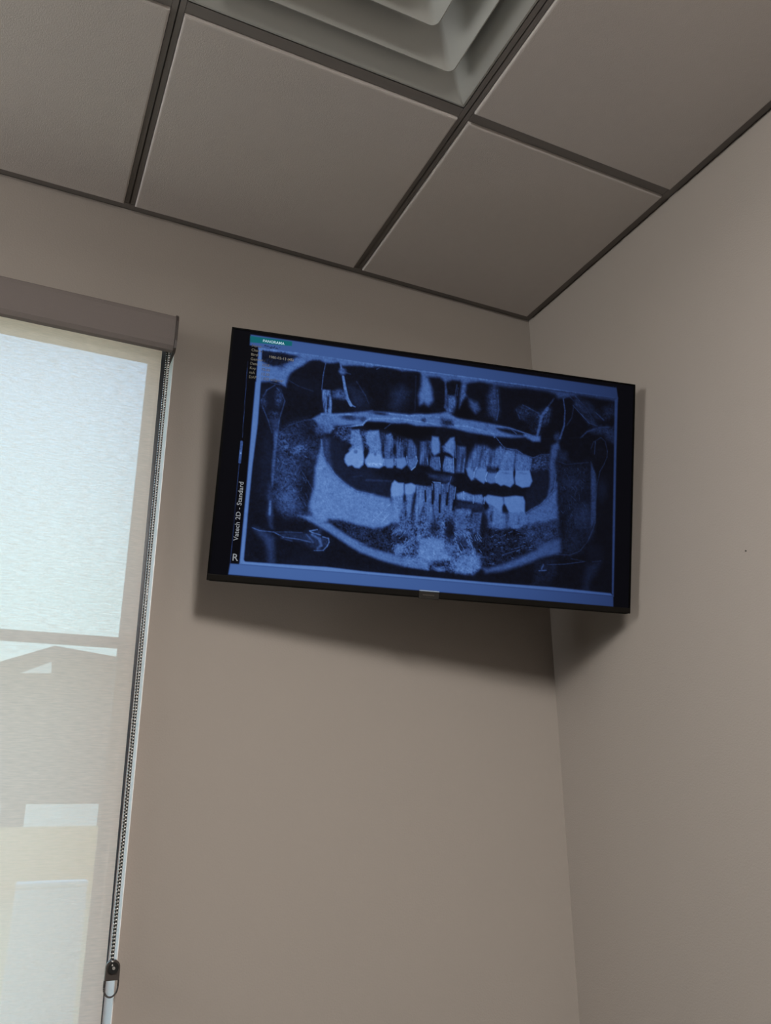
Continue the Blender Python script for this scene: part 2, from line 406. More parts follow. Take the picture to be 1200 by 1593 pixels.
# --- the picture on the screen, drawn by code onto a fine grid
OPS = [
('P',0.05,2.1,0.1,0,[274,75,6075,95,6118,3575,288,3563]),
('P',0.0,2.1,0,0,[270,232,406,247,413,1403,424,2491,425,3408,290,3406,271,1703]),
('P',0.07,4.2,0.5,0,[423,264,1140,258,2103,269,4021,264,6087,265,6101,1112,6119,3372,2234,3391,427,3400,446,2488,420,1402]),
('P',0.14,10.5,0.25,0,[1517,1410,1761,1509,1801,1825,1979,1869,2121,1853,2485,2005,2517,2242,2308,2232,2148,2217,2005,2216,1675,2014,1480,1734]),
('S',0.24,3,2,3,[2134,2027,2501,2003]),
('S',0.2,2,2,3,[1941,2000,2066,1971]),
('P',0.14,8.4,0.3,0,[4638,2285,4609,2040,4702,1781,4711,1579,4973,1549,4990,1984,4857,2131]),
('P',0.1,12.600000000000001,0.2,0,[860,657,1108,639,1334,706,1373,798,1189,855,996,784]),
('P',0.17,12.600000000000001,0.3,0,[1743,650,1870,633,2008,746,2084,900,1929,986,1826,901]),
('S',0.22,1.5,1.5,2,[1881,565,2025,760,2081,868]),
('P',0.1,8.4,0.2,0,[489,820,715,773,856,964,804,1258,797,1355,661,1372,585,1207]),
('S',0.34,1.2,1.5,1.6,[686,785,578,872,514,1041,552,1147,631,1296,664,1371,680,1417,710,1493]),
('S',0.3,1.2,1.5,1.6,[720,821,804,906,851,997,827,1128,797,1259,794,1355]),
('B',0.26,5,11,6,0.9,[763,960]),
('B',0.22,4,9,6,0.8,[556,1051]),
('B',0.22,8,7,6,0.8,[710,1239]),
('P',0.2,10.5,0.75,0,[782,1531,848,1412,993,1299,1158,1238,1407,1215,1458,1465,1414,1694,1369,1905,1363,2205,1388,2515,1503,2784,1310,2686,1127,2684,1001,2644,886,2536,814,2404,810,2358,780,2283,775,2051]),
('B',0.3,18,18,22,0.6,[979,2028]),
('B',0.36,17,20,18,0.5,[1044,2426]),
('B',0.33,10,4,8,0.9,[950,1701]),
('B',0.42,9,6,7,0.9,[1133,1679]),
('B',0.3,9,9,12,0.8,[862,1569]),
('B',0.1,9,26,14,0.5,[1256,2217]),
('B',0.1,14,9,14,0.6,[1266,1409]),
('S',0.3,0.8,0.8,1,[1157,1961,1280,2136,1385,2282]),
('S',0.45,1,1,1,[1058,1704,1129,1624]),
('S',0.3,0.8,0.8,1,[814,2062,901,2193]),
('S',0.27,1,1.4,2,[795,1498,950,1344,1159,1249,1281,1214]),
('P',0.55,2.4000000000000004,0.3,0,[727,1427,795,1419,790,1625,791,1892,789,2267,774,2269,753,2147,738,1898,748,1693]),
('S',0.5,0.9,0.9,1,[795,1292,786,1483,787,1625]),
('P',0.3,6.300000000000001,0.3,0,[709,1477,671,1307,789,1260,792,1467]),
('P',0.33,6.300000000000001,0.3,0,[721,2212,780,2283,806,2574,794,2390,819,2673,751,2680,746,2488,710,2430]),
('S',0.52,3,3,2,[773,2485,781,2677]),
('P',0.28,6.300000000000001,0.2,0,[751,2688,820,2681,836,2863,792,2837]),
('B',0.12,10,50,12,0.3,[667,1953]),
('P',0.27,8.4,0.2,0,[572,2881,724,2912,817,2949,874,2997,906,3359,832,3365,793,3187,728,3041,638,2958]),
('P',0.2,6.300000000000001,0.4,0,[1267,2899,1369,2843,1521,2821,1560,2918,1654,2932,1653,3017,1591,3108,1453,3120,1357,3060,1261,3007,971,2988,921,2932,1084,2893]),
('S',0.42,1,1.4,1.2,[557,2882,664,2913,859,2915,1000,2973,1213,2984,1398,3010]),
('S',0.3,1,1,1.5,[859,2915,1084,2893,1266,2887]),
('S',0.3,1,1,2,[971,2988,1125,3020]),
('S',0.55,1.5,1.5,1.2,[1475,2821,1370,2851,1402,2871,1527,2893]),
('S',0.55,1.3,1.3,1.2,[1560,2918,1646,2933,1659,2986,1632,3050,1583,3111,1454,3125]),
('S',0.45,3,3,3,[1405,2901,1516,2953,1547,3042,1505,3092]),
('S',0.4,2,2,3,[1329,2909,1429,3007]),
('B',0.1,16,8,24,0.2,[1357,3243]),
('P',0.7,5.25,0.22,0,[1438,1508,1476,1719,1569,1867,1673,1998,1823,2109,2004,2200,2244,2226,2309,2240,2503,2262,2527,2336,2688,2384,2731,2539,2627,2660,2560,2627,2438,2707,2297,2736,2091,2727,1867,2679,1648,2669,1499,2738,1398,2639,1325,2491,1378,2204,1371,1921,1414,1694]),
('S',0.6,1.2,1.2,1.4,[1422,1502,1471,1719,1570,1875,1674,2006,1824,2116,2004,2208,2244,2230]),
('P',0.3,6.300000000000001,0.3,0,[1460,1481,1537,1472,1563,1693,1601,1879,1534,1823,1474,1703]),
('P',0.17,6.300000000000001,1.1,0,[1632,2655,1867,2671,2185,2718,2297,2739,2438,2710,2561,2635,2749,2569,2854,2686,2816,2848,2630,2944,2624,3085,2429,3032,2107,2948,1960,2873,1765,2774]),
('P',0.6,4.5,0.2,0,[1398,2639,1527,2704,1652,2715,1783,2796,1961,2888,2204,2983,2108,2968,2350,3032,2639,3084,2916,3138,3143,3142,3149,3252,2762,3235,2439,3180,2118,3091,1971,3019,1727,2887,1502,2776,1310,2686,1184,2645]),
('S',0.86,0.9,0.9,1,[2272,2616,2524,2337]),
('S',0.86,0.9,0.9,1,[2322,2421,2494,2594]),
('S',0.86,0.9,0.9,1,[2233,2509,2367,2606]),
('S',0.86,0.9,0.9,1,[2401,2635,2503,2498]),
('P',0.42,6.0,0.5,0,[691,502,898,367,1077,267,1161,321,1059,425,911,520,744,575]),
('P',0.58,4.5,0.25,0,[519,639,699,582,802,519,885,406,958,342,1145,320,1088,394,985,477,899,570,860,657,847,780,775,749,710,710,538,685]),
('P',0.1,6.300000000000001,0.5,0,[441,294,718,270,922,290,913,365,690,486,585,517,501,448]),
('S',0.3,1,1,1.5,[621,754,761,767]),
('S',0.2,1,1,1.5,[862,673,1024,748,1247,799]),
('P',0.55,3.75,0.2,0,[406,247,887,246,1202,254,2102,258,2105,302,1783,328,1656,352,1589,306,1511,333,1400,344,1302,314,1146,339,938,295,718,278,441,286]),
('S',0.45,1,1,1,[1398,353,1376,536,1373,752]),
('P',0.58,2.4000000000000004,0.3,1,[1373,757,1496,749,1535,939,1543,1108,1446,1121,1402,957]),
('P',0.25,3.1500000000000004,0.4,1,[1447,837,1487,832,1518,1023,1471,1029]),
('S',0.6,2.5,2.5,2,[1618,313,1637,418]),
('B',0.5,5,5,5,0.3,[1655,440]),
('S',0.35,2,1,2,[1663,439,1777,464]),
('S',0.72,3.5,4.5,1.4,[1672,520,1714,687,1761,844,1821,934]),
('S',0.6,2,1.5,1.2,[1812,927,1886,952]),
('P',0.36,4.5,0.5,0,[1529,761,1651,703,1718,736,1767,860,1664,865,1536,861]),
('P',0.62,3.75,0.22,0,[1281,1206,1398,1111,1555,1099,1838,1051,2154,977,2123,990,2413,970,2708,965,2904,923,3169,889,3300,843,3422,911,3627,927,4056,949,4299,969,4475,1007,4670,1043,4811,1043,4814,1127,4692,1142,4567,1089,4342,1125,4066,1136,4066,1136,3638,1121,3433,1093,3248,1086,3148,1098,2834,1121,2684,1100,2457,1135,2359,1124,2070,1151,2063,1141,2004,1214,1801,1243,1601,1281,1587,1305,1547,1390,1437,1388,1382,1298]),
('B',0.22,12,4,4,0.3,[1811,1123]),
('B',0.3,6,4,4,0.4,[2019,1121]),
('B',0.18,12,2,3,0.2,[2270,1008]),
('P',0.2,6.300000000000001,0.7,0,[3206,955,3375,967,3413,1046,3281,1079,3212,1054]),
('P',0.09,4.2,0.3,0,[4093,1003,4283,988,4546,1024,4531,1068,4391,1076,4164,1045]),
('S',0.62,1,1,1,[4057,966,4300,973,4670,1046]),
('S',0.5,1,1,1.3,[4318,984,4425,1055]),
('B',0.66,6,3.5,4,0.2,[4742,1085]),
('B',0.3,6,6,4,0.5,[1474,1271]),
('S',0.42,1,1,1,[2016,1209,2063,1141]),
('S',0.32,1,1,1,[2353,1226,2444,1136]),
('P',0.035,4.2,0.2,0,[2029,1214,2077,1156,2231,1150,2412,1141,2686,1133,2819,1149,3149,1115,3076,1223,2896,1311,2765,1320,2606,1307,2486,1269,2366,1225,2110,1256]),
('S',0.32,1,1,1,[2353,1226,2444,1136]),
('S',0.82,2,1.5,2.2,[1589,1321,2016,1207,2063,1141,2130,1099,2549,1046,2846,1050,3146,1062]),
('S',0.76,1.5,2,2,[2415,989,2710,985,2906,951,3172,942]),
('S',0.8,2,1.5,2.2,[3430,1043,3633,1035,4064,1100,4066,1150]),
('S',0.74,2,2,2.4,[1400,1127,1557,1118,1839,1071]),
('S',0.25,2,2,2.2,[2450,1026,2743,997]),
('S',0.28,2,1.5,2,[3647,983,4025,1020]),
('B',0.28,4,3,3,0.6,[2943,1021]),
('B',0.52,9,11,9,0.35,[1487,1237]),
('B',0.36,8,6,8,0.5,[1418,1358]),
('B',0.3,9,6,12,0.7,[5238,1537]),
('B',0.26,8,14,14,0.6,[5536,1893]),
('P',0.52,4.5,0.2,0,[2005,266,2996,261,4021,252,4024,315,3781,305,3612,349,3529,391,3474,330,3339,341,3240,388,3152,327,2934,341,2865,305,2796,272,2549,307,2465,293,2218,283,2009,319]),
('S',0.35,1,1,1.2,[2165,335,2235,287]),
('P',0.62,6.0,0.18,0,[2863,280,2961,367,3038,525,3065,706,2996,798,2926,749,2863,799,2837,652,2869,497]),
('P',0.2,12.600000000000001,0.3,0,[2423,641,2563,522,2685,606,2662,759,2524,909,2424,889]),
('S',0.17,1.5,1.5,2,[2776,359,2794,891]),
('S',0.36,3,4,3,[3235,363,3263,545,3266,780,3319,874]),
('P',0.48,4.5,0.5,0,[3294,592,3404,585,3433,657,3402,846,3302,876,3296,709]),
('S',0.3,1.5,1.5,1.5,[3427,405,3404,594]),
('S',0.3,1.5,1.5,1.5,[3447,453,3437,573]),
('P',0.48,4.5,0.4,0,[3502,369,3587,358,3569,504,3598,560,3527,662,3485,768,3484,566]),
('P',0.42,6.0,0.3,0,[3626,598,3765,639,3813,743,3740,820,3650,730]),
('P',0.34,8.4,0.4,0,[3930,507,3991,354,4025,341,4080,385,4117,721,4078,878,4052,865,3953,793]),
('S',0.42,1,1,1.2,[4080,402,4116,704,4090,877]),
('B',0.04,11,5,5,0.1,[2942,872]),
('P',0.035,6.300000000000001,0.1,0,[3402,846,3483,786,3574,588,3617,751,3742,853,3643,916,3473,913]),
('P',0.27,6.300000000000001,1.2,0,[1602,1287,1841,1257,1885,1510,1743,1476,1613,1427]),
('P',0.33,5.25,1.1,0,[1997,1303,2138,1286,2168,1528,2068,1566]),
('P',0.26,6.300000000000001,0.9,1,[2293,1293,2397,1293,2608,1333,2767,1353,2844,1435,2875,1602,2366,1686]),
('P',0.68,3.0,0.25,0.3,[1853,1501,1857,1307,1971,1287,2026,1429,2060,1593,1870,1641,1842,1606,1887,1529]),
('P',0.86,2.4000000000000004,0.08,0,[1787,1753,1800,1687,1862,1622,1941,1575,2051,1587,2076,1720,2070,1804,2014,1864,1950,1862,1903,1829,1848,1852,1800,1803]),
('B',0.55,2.6,3,2,0.2,[1945,1622]),
('P',0.7,3.0,0.25,0.3,[2082,1377,2125,1287,2265,1263,2309,1434,2337,1638,2139,1661,2145,1531,2093,1466]),
('P',0.86,2.4000000000000004,0.08,0,[2089,1731,2138,1642,2238,1604,2327,1626,2374,1711,2373,1789,2312,1831,2215,1830,2139,1832,2097,1782]),
('B',0.5,2,3,2,0.2,[2237,1624]),
('S',0.95,3,3,2,[2148,1789,2327,1768]),
('P',0.52,3.0,0.4,0.7,[2386,1320,2448,1287,2507,1384,2500,1476,2526,1655,2397,1670]),
('P',0.42,3.0,0.5,0.8,[2528,1408,2626,1409,2674,1638,2551,1652]),
('P',0.4,3.0,0.5,0.9,[2688,1349,2779,1345,2839,1449,2876,1615,2720,1646]),
('B',0.1,3,7,3,0.5,[2524,1538]),
('B',0.08,2,7,3,0.3,[2686,1559]),
('P',0.7,2.7,0.1,0,[2374,1679,2513,1657,2538,1744,2510,1802,2433,1810,2385,1775]),
('P',0.72,2.7,0.1,0,[2545,1659,2693,1625,2732,1722,2653,1803,2574,1789]),
('P',0.56,3.0,0.15,0.3,[2733,1644,2861,1597,2881,1653,2857,1734,2796,1803,2743,1747]),
('S',0.86,1.2,1.2,1,[2370,1686,2386,1781]),
('S',0.86,1.2,1.2,1,[2542,1666,2548,1756]),
('S',0.86,1.2,1.2,1,[2715,1607,2732,1703]),
('S',0.86,1.2,1.2,1,[2858,1591,2881,1653,2851,1748,2802,1800]),
('P',0.36,3.75,0.3,1,[2912,1355,3016,1336,3042,1602,3040,1714,2901,1703,2916,1525]),
('S',0.72,1,1,1,[3030,1591,3048,1693]),
('P',0.25,4.2,1,0,[3016,1329,3082,1322,3089,1544,3041,1524]),
('P',0.72,3.3000000000000003,0.12,0,[3088,1255,3184,1256,3215,1358,3215,1490,3135,1542,3090,1492,3078,1375]),
('P',0.5,3.3000000000000003,0.3,0.7,[3096,1557,3216,1556,3244,1762,3162,1765,3072,1703]),
('S',0.78,1,1,1,[3216,1562,3241,1710]),
('P',0.5,3.0,0.7,0.3,[3246,1394,3323,1346,3358,1474,3277,1470]),
('P',0.7,3.0,0.2,0,[3297,1349,3371,1247,3431,1227,3449,1384,3445,1536,3358,1474,3303,1447]),
('P',0.64,3.0,0.25,0.5,[3308,1532,3430,1558,3456,1781,3295,1763,3282,1680]),
('S',0.9,1.2,1.2,1,[3437,1550,3455,1765]),
('S',0.6,1,1,1,[3310,1571,3285,1732]),
('P',0.4,3.75,0.35,1,[3485,1353,3620,1357,3629,1508,3615,1754,3468,1764,3482,1578]),
('S',0.66,1,1,1,[3614,1536,3599,1743]),
('S',0.55,1,1,1,[3444,1291,3469,1540]),
('P',0.26,5.25,0.4,0,[3048,1836,3432,1820,3451,1870,3398,1935,3238,1913,3077,1875]),
('S',0.4,1,1,1,[3134,1944,3266,1943]),
('S',0.45,1.5,1,1.2,[3419,1835,3393,1955]),
('P',0.4,6.0,0.4,0.9,[3637,1666,3706,1433,3780,1298,3944,1298,4056,1352,4189,1269,4274,1313,4437,1307,4579,1375,4669,1415,4660,1618,4182,1684,3969,1787,3755,1837]),
('P',0.52,3.0,0.3,0.8,[3703,1632,3746,1428,3821,1313,3863,1321,3821,1552,3749,1732]),
('P',0.56,3.0,0.3,0.6,[3851,1615,3921,1381,3986,1333,3987,1600,3938,1712,3843,1722]),
('P',0.6,3.0,0.25,0.5,[4028,1609,4078,1376,4162,1279,4234,1331,4178,1605]),
('P',0.72,2.7,0.1,0,[3645,1685,3704,1652,3760,1731,3771,1835,3736,1859,3678,1786]),
('P',0.74,2.7,0.1,0,[3782,1795,3816,1672,3961,1643,3974,1827,3933,1886,3850,1847]),
('P',0.18,5.25,0.4,0.4,[3960,1616,4166,1633,4142,1695,3992,1705]),
('P',0.66,2.7,0.1,0,[3969,1787,3993,1719,4142,1702,4136,1849,4042,1875,3972,1850]),
('S',0.92,1.8,1.5,1,[3812,1646,3776,1729,3773,1802]),
('S',0.92,1.8,1.5,1,[3981,1707,3956,1789,3972,1847]),
('S',0.92,1.8,1.5,1,[4149,1695,4118,1771,4136,1849]),
('P',0.66,3.0,0.2,0.3,[4160,1640,4206,1468,4269,1335,4369,1332,4407,1412,4397,1630]),
('P',0.8,2.4000000000000004,0.08,0,[4114,1762,4169,1648,4392,1631,4420,1828,4361,1896,4257,1870,4206,1892,4127,1846]),
('P',0.62,3.0,0.2,0.3,[4423,1368,4597,1373,4704,1420,4673,1600,4435,1626]),
('P',0.84,2.4000000000000004,0.08,0,[4423,1744,4435,1626,4663,1601,4712,1763,4671,1854,4550,1884,4445,1842]),
('B',0.6,5,1.5,2.5,0.3,[4282,1685]),
('B',0.62,5,1.5,2.5,0.3,[4549,1655]),
('B',0.06,1.4,7,2,0.1,[4416,1670]),
('B',0.08,2.4,2,2,0.2,[4143,1642]),
('S',0.5,1,1,1,[4079,1135,4159,1219,4239,1297,4385,1313]),
('S',0.45,1.2,1.2,1.2,[4246,1300,4437,1307,4579,1375,4720,1396,4823,1338,4972,1316]),
('P',0.3,5.25,1.0,0,[4704,1420,4823,1338,4972,1312,4981,1531,4833,1582,4677,1608]),
('P',0.5,4.5,0.25,0,[5114,1091,5002,1173,4978,1447,4967,1415,4999,1748,4973,1986,5088,1789,5113,1618,5084,1452,5119,1227,5146,1224]),
('P',0.24,8.4,0.3,0,[5119,1227,5263,1245,5286,1395,5108,1399]),
('B',0.3,5,7,5,0.5,[5094,1025]),
('S',0.45,1.5,3.2,1.4,[5168,386,5206,581,5202,823,5139,1037]),
('S',0.26,1.5,1.5,2,[5352,492,5323,687,5247,818]),
('S',0.3,1.5,1.5,2,[5177,385,5265,338,5349,406]),
('P',0.27,8.4,0.7,0,[4398,668,4509,585,4742,675,4898,586,4969,577,4942,787,4806,924,4792,1011,4721,1002,4572,816,4466,812]),
('P',0.12,8.4,0.6,0,[4516,738,4726,711,4768,860,4702,971,4573,850]),
('S',0.36,1.5,1.5,2,[4500,583,4616,622,4760,681]),
('S',0.56,5,3.5,2.4,[4916,584,4815,734,4795,891,4758,1049]),
('S',0.32,1.5,1.5,1.6,[4398,668,4466,812]),
('S',0.3,1.2,1.2,1.5,[4961,595,4926,840]),
('S',0.3,2,2,2.5,[5016,415,4915,566]),
('S',0.12,1,1,1.5,[4812,1085,5613,966]),
('P',0.3,6.300000000000001,0.4,0,[5351,475,5382,314,5694,658,5761,771,5624,753,5511,629]),
('P',0.14,4.2,0.4,0,[5434,499,5583,619,5640,682,5566,656]),
('S',0.4,1.3,1.3,1.3,[5373,324,5580,515,5704,683]),
('S',0.4,1.3,1.3,1.3,[5339,485,5624,736,5761,762]),
('P',0.22,8.4,0.4,0,[5401,338,5631,404,5877,652,5694,658]),
('P',0.24,8.4,0.6,0,[5853,480,6016,371,6039,526,6005,636,5876,635]),
('S',0.38,1.5,2,1.5,[5727,549,5868,653]),
('P',0.3,8.4,0.5,0,[5628,857,5789,768,6063,734,6071,1011,5941,966,5884,878,5719,880]),
('S',0.36,1.5,2.5,2,[5487,986,5592,875,5789,788,6027,747]),
('B',0.06,4,8,4,0.3,[6006,671]),
('P',0.46,6.0,0.2,0,[4021,264,5047,280,5371,272,6087,265,6088,312,5885,309,5390,296,5337,329,5158,379,5087,397,5031,335,4869,304,4549,304,4251,327,4024,324]),
('P',0.09,6.300000000000001,0.5,0,[5664,1129,5715,1019,5831,945,5905,997,5946,1147,5914,1272,5861,1347,5671,1368]),
('S',0.3,1.1,1.1,1.4,[5664,1146,5706,1029,5831,941,5905,997,5946,1147,5940,1252]),
('S',0.38,1.3,1,1.3,[5738,1017,5727,1225]),
('P',0.155,14.700000000000001,0.6,0,[5091,1401,5270,1440,5626,1360,5681,1674,5703,2347,5701,2547,5148,2854,5357,2844,5548,2761,5667,2584,5414,2458,5517,2365,5206,2561,5147,2384,5126,2070]),
('P',0.17,16.8,0.6,0,[5135,2069,5171,2564,5173,2597,5216,2807,5357,2840,5548,2757,5700,2514,5703,2347,5438,2139]),
('S',0.25,1.5,1.5,2,[5099,1400,5270,1440,5626,1365]),
('P',0.13,12.600000000000001,0.3,0,[5443,1768,5675,1743,5682,1979,5469,2001]),
('B',0.28,14,18,16,0.3,[5566,2226]),
('B',0.24,16,8,14,0.4,[5352,1727]),
('B',0.08,5,22,8,0.5,[5234,2359]),
('P',0.4,3.0,0.15,0.2,[5671,1351,5758,1530,5786,1714,5776,1970,5778,2256,5706,2414]),
('P',0.22,6.300000000000001,0.2,0,[5706,2414,5778,2256,5751,2443,5693,2565]),
('S',0.36,1,1,1.1,[5945,1234,5898,1360,5829,1488,5790,1697,5772,1970,5776,2306,5667,2584]),
('S',0.32,1,1,1.3,[5406,1755,5447,1801,5421,1905]),
('S',0.24,1,1,1.3,[5432,1988,5381,2044]),
('B',0.17,8,16,10,0.2,[5883,1772]),
('S',0.32,1,1,1.1,[5782,2171,5750,2409,5659,2610,5531,2770,5375,2842,5148,2857]),
('P',0.6,5.25,0.25,0,[4629,2286,4704,2213,4856,2118,4956,2007,5074,1866,5113,1736,5135,2069,5161,2300,5129,2386,4959,2485,4700,2510,4374,2524,4023,2623,3953,2256,4346,2298]),
('S',0.55,1.2,1.2,1.6,[4637,2261,4720,2198,4856,2118,4956,2007,5073,1858,5099,1620]),
('P',0.16,8.4,1.2,0,[4034,2524,4222,2555,4376,2557,4543,2475,4715,2459,5127,2336,5181,2596,4866,2773,4614,2909,4314,3049,4065,3118,3949,3128,3922,2938,3800,2853,3800,2547,3946,2452]),
('P',0.3,10.5,0.6,0,[4543,2475,4748,2439,5127,2320,5182,2612,4866,2756,4655,2678]),
('P',0.5,6.0,0.2,0,[4067,3158,4315,3068,4615,2922,4867,2786,5070,2656,5208,2610,5216,2807,4942,2916,4789,2987,4571,3078,4320,3172,4071,3222,4037,3225,3984,3157]),
('B',0.52,14,8,10,0.15,[5023,2775]),
('S',0.42,0.9,0.9,1,[4292,2938,4492,2855]),
('S',0.42,0.9,0.9,1,[4423,2845,4642,2760]),
('S',0.42,0.9,0.9,1,[4064,3086,4182,3092]),
('S',0.42,0.9,0.9,1,[4817,2826,5077,2836]),
('S',0.42,0.9,0.9,1,[5096,2439,4896,2655]),
('S',0.42,0.9,0.9,1,[3959,2999,4059,2991]),
('S',0.5,0.9,0.8,0.9,[4094,2689,4123,2670]),
('S',0.5,0.9,0.8,0.9,[4156,2578,4186,2567]),
('S',0.5,0.9,0.8,0.9,[4394,2580,4424,2577]),
('S',0.5,0.9,0.8,0.9,[4348,2690,4379,2695]),
('S',0.5,0.9,0.8,0.9,[4216,2767,4245,2748]),
('S',0.5,0.9,0.8,0.9,[4468,2711,4499,2700]),
('S',0.5,0.9,0.8,0.9,[4550,2638,4581,2635]),
('S',0.5,0.9,0.8,0.9,[4429,2966,4460,2971]),
('S',0.5,0.9,0.8,0.9,[4131,3089,4160,3070]),
('S',0.5,0.9,0.8,0.9,[4253,2828,4283,2817]),
('S',0.5,0.9,0.8,0.9,[4478,2547,4508,2544]),
('S',0.5,0.9,0.8,0.9,[4605,2715,4637,2720]),
('S',0.5,0.9,0.8,0.9,[4295,2646,4324,2627]),
('S',0.5,0.9,0.8,0.9,[4146,2725,4176,2714]),
('S',0.5,0.9,0.8,0.9,[4514,2593,4545,2590]),
('P',0.15,8.4,0.5,0,[4807,2998,5149,2895,5160,3155,5027,3312,4804,3330]),
('S',0.55,1.5,1.5,1.3,[4881,3125,4993,3109]),
('S',0.45,2,2,2,[4915,3111,4946,3027]),
('S',0.34,1.2,1.2,1.3,[5015,3021,5293,2990,5607,2924]),
('S',0.26,1,1,1.3,[5394,2898,5625,2919]),
('S',0.36,1.2,1.2,1.3,[5749,2916,5890,2888]),
('P',0.22,10.5,0.25,0,[5644,2983,5891,2896,5807,3068,5723,3207,5683,3357,5604,3363]),
('P',0.12,10.5,0.2,0,[5650,2619,5901,2662,5925,2860,5659,2899]),
('P',0.6,3.0,0.25,0.6,[3505,2333,3618,2281,3769,2274,3723,2667,3558,2683]),
('P',0.42,3.0,0.5,0.5,[3789,2337,3940,2322,3906,2650,3757,2664]),
('P',0.2,5.25,0.4,0.3,[3530,2201,3933,2192,3940,2322,3536,2298]),
('P',0.68,3.0,0.15,0.3,[3516,2089,3622,2042,3775,2078,3909,2061,3945,2109,3933,2200,3763,2177,3612,2176,3529,2169]),
('S',0.92,1.4,1.4,1,[3625,2045,3636,2158]),
('S',0.92,1.4,1.4,1,[3784,2093,3786,2199]),
('S',0.92,1.4,1.4,1,[3961,2091,3955,2190]),
('P',0.8,2.7,0.1,0,[3945,2109,4010,2050,4112,2056,4249,2061,4271,2158,4248,2209,4245,2324,4121,2239,4000,2185]),
('P',0.64,3.0,0.3,0.2,[4034,2182,4243,2292,4305,2515,4239,2545,4119,2516,4047,2442]),
('B',0.25,2.4,7,4,0.5,[4078,2390]),
('P',0.82,2.7,0.1,0,[4266,2059,4453,2018,4574,2019,4606,2082,4611,2263,4483,2301,4355,2297,4307,2195,4271,2158]),
('P',0.66,3.0,0.25,0.2,[4354,2281,4619,2254,4644,2433,4494,2529,4417,2520]),
('P',0.1,4.2,0.4,0,[4275,2174,4345,2282,4269,2289]),
('B',0.28,2.2,8,4,0.7,[4334,2397]),
('B',0.4,2.2,6,4,0.5,[4531,2395]),
('B',0.07,3,6,3,0.3,[3986,2236]),
('B',0.1,5,16,6,0.5,[3982,2481]),
('P',0.42,6.0,0.7,0.5,[2540,2335,2885,2171,3503,2301,3558,2683,2570,2776,2657,2641]),
('P',0.42,7.5,0.9,0.2,[2795,2532,3757,2373,3800,2853,3941,2985,3950,3160,3823,3266,3574,3255,3148,3228,2838,3176,2639,3084,2630,2944,2816,2848]),
('P',0.68,3.75,0.2,0.3,[2523,2209,2707,2174,2693,2447,2638,2596,2570,2539]),
('P',0.86,2.4000000000000004,0.07,0,[2507,2131,2519,2036,2556,1986,2615,2015,2696,2011,2713,2189,2629,2217,2524,2225]),
('P',0.62,3.3000000000000003,0.3,0.4,[2731,2171,2860,2158,2835,2401,2796,2548,2763,2408]),
('P',0.84,2.4000000000000004,0.07,0,[2713,2028,2809,1999,2889,2026,2876,2148,2788,2181,2723,2180]),
('P',0.1,3.7800000000000002,0.3,0,[2707,2174,2729,2171,2750,2282,2714,2285]),
('P',0.08,4.2,0.3,0.2,[2864,2141,2901,2153,2894,2299,2860,2526,2841,2368]),
('P',0.6,3.0,0.3,0.7,[2892,2017,3017,2025,3029,2221,2976,2435,2907,2633,2907,2297]),
('P',0.56,3.0,0.3,0.7,[3033,2023,3131,2013,3137,2209,3137,2403,3092,2599,3053,2283]),
('P',0.5,3.0,0.35,0.7,[3159,1951,3250,1958,3251,2198,3234,2505,3145,2530,3183,2205]),
('P',0.5,3.0,0.35,0.7,[3267,1965,3376,1944,3370,2153,3356,2348,3285,2532,3278,2195]),
('P',0.46,3.0,0.35,0.7,[3403,1951,3495,1990,3469,2240,3442,2404,3359,2525,3387,2248]),
('S',0.72,1,1,0.9,[3024,2027,3038,2204]),
('S',0.72,1,1,0.9,[3131,1975,3147,2111]),
('S',0.72,1,1,0.9,[3253,1954,3260,2116]),
('S',0.72,1,1,0.9,[3385,1932,3371,2153]),
('S',0.72,1,1,0.9,[3498,1990,3482,2174]),
('S',0.72,1,1,0.9,[3151,1952,3258,1947]),
('D',0.06,2.0,2.6,1.6,[3031,2091,3047,2251]),
('D',0.06,2.0,2.6,1.6,[3149,2079,3157,2272]),
('D',0.06,2.0,2.6,1.6,[3261,2132,3270,2389]),
('D',0.06,2.0,2.6,1.6,[3377,2087,3371,2266]),
('D',0.06,2.0,2.6,1.6,[3488,2189,3475,2336]),
('P',0.74,5.25,0.3,0,[2994,2847,3120,2780,3219,2795,3367,2797,3392,2954,3530,3061,3336,3102,3142,3134,2977,3086]),
('P',0.66,4.5,0.4,0,[2630,2952,2788,2914,2748,3027,2640,3092]),
('P',0.7,6.0,0.4,0,[3533,3116,3724,2980,3941,2985,3950,3160,3823,3263,3574,3248]),
('P',0.64,4.5,0.3,0,[2753,3105,3010,3099,3143,3142,3149,3252,2793,3227]),
('B',0.11,7,17,7,0.6,[3448,2645]),
('B',0.18,6,10,7,0.8,[3209,2636]),
('B',0.13,9,3.5,6,1,[3306,3160]),
('B',0.55,6,7,4,0.4,[3473,2931]),
('B',0.58,7,3,3,0.4,[3319,3237]),
('B',0.22,8,10,7,0.8,[3650,2835]),
('B',0.5,8,14,9,0.3,[3615,2516]),
('S',0.7402996715246715,0.8,0.8,0.9,[3572,2898,3593,2939]),
('S',0.6459547898798595,0.8,0.8,0.9,[3877,2641,3942,2718]),
('S',0.7525685905033599,0.8,0.8,0.9,[3668,2896,3698,2936]),
('S',0.7224764626966321,0.8,0.8,0.9,[3838,2964,3897,3035]),
('S',0.7307460725730456,0.8,0.8,0.9,[3901,2710,3945,2768]),
('S',0.7804405367556967,0.8,0.8,0.9,[3748,2742,3806,2779]),
('S',0.6366233995470485,0.8,0.8,0.9,[3699,2768,3761,2829]),
('S',0.6604432055576076,0.8,0.8,0.9,[3584,2988,3646,3032]),
('S',0.6891495747511279,0.8,0.8,0.9,[3525,2744,3569,2845]),
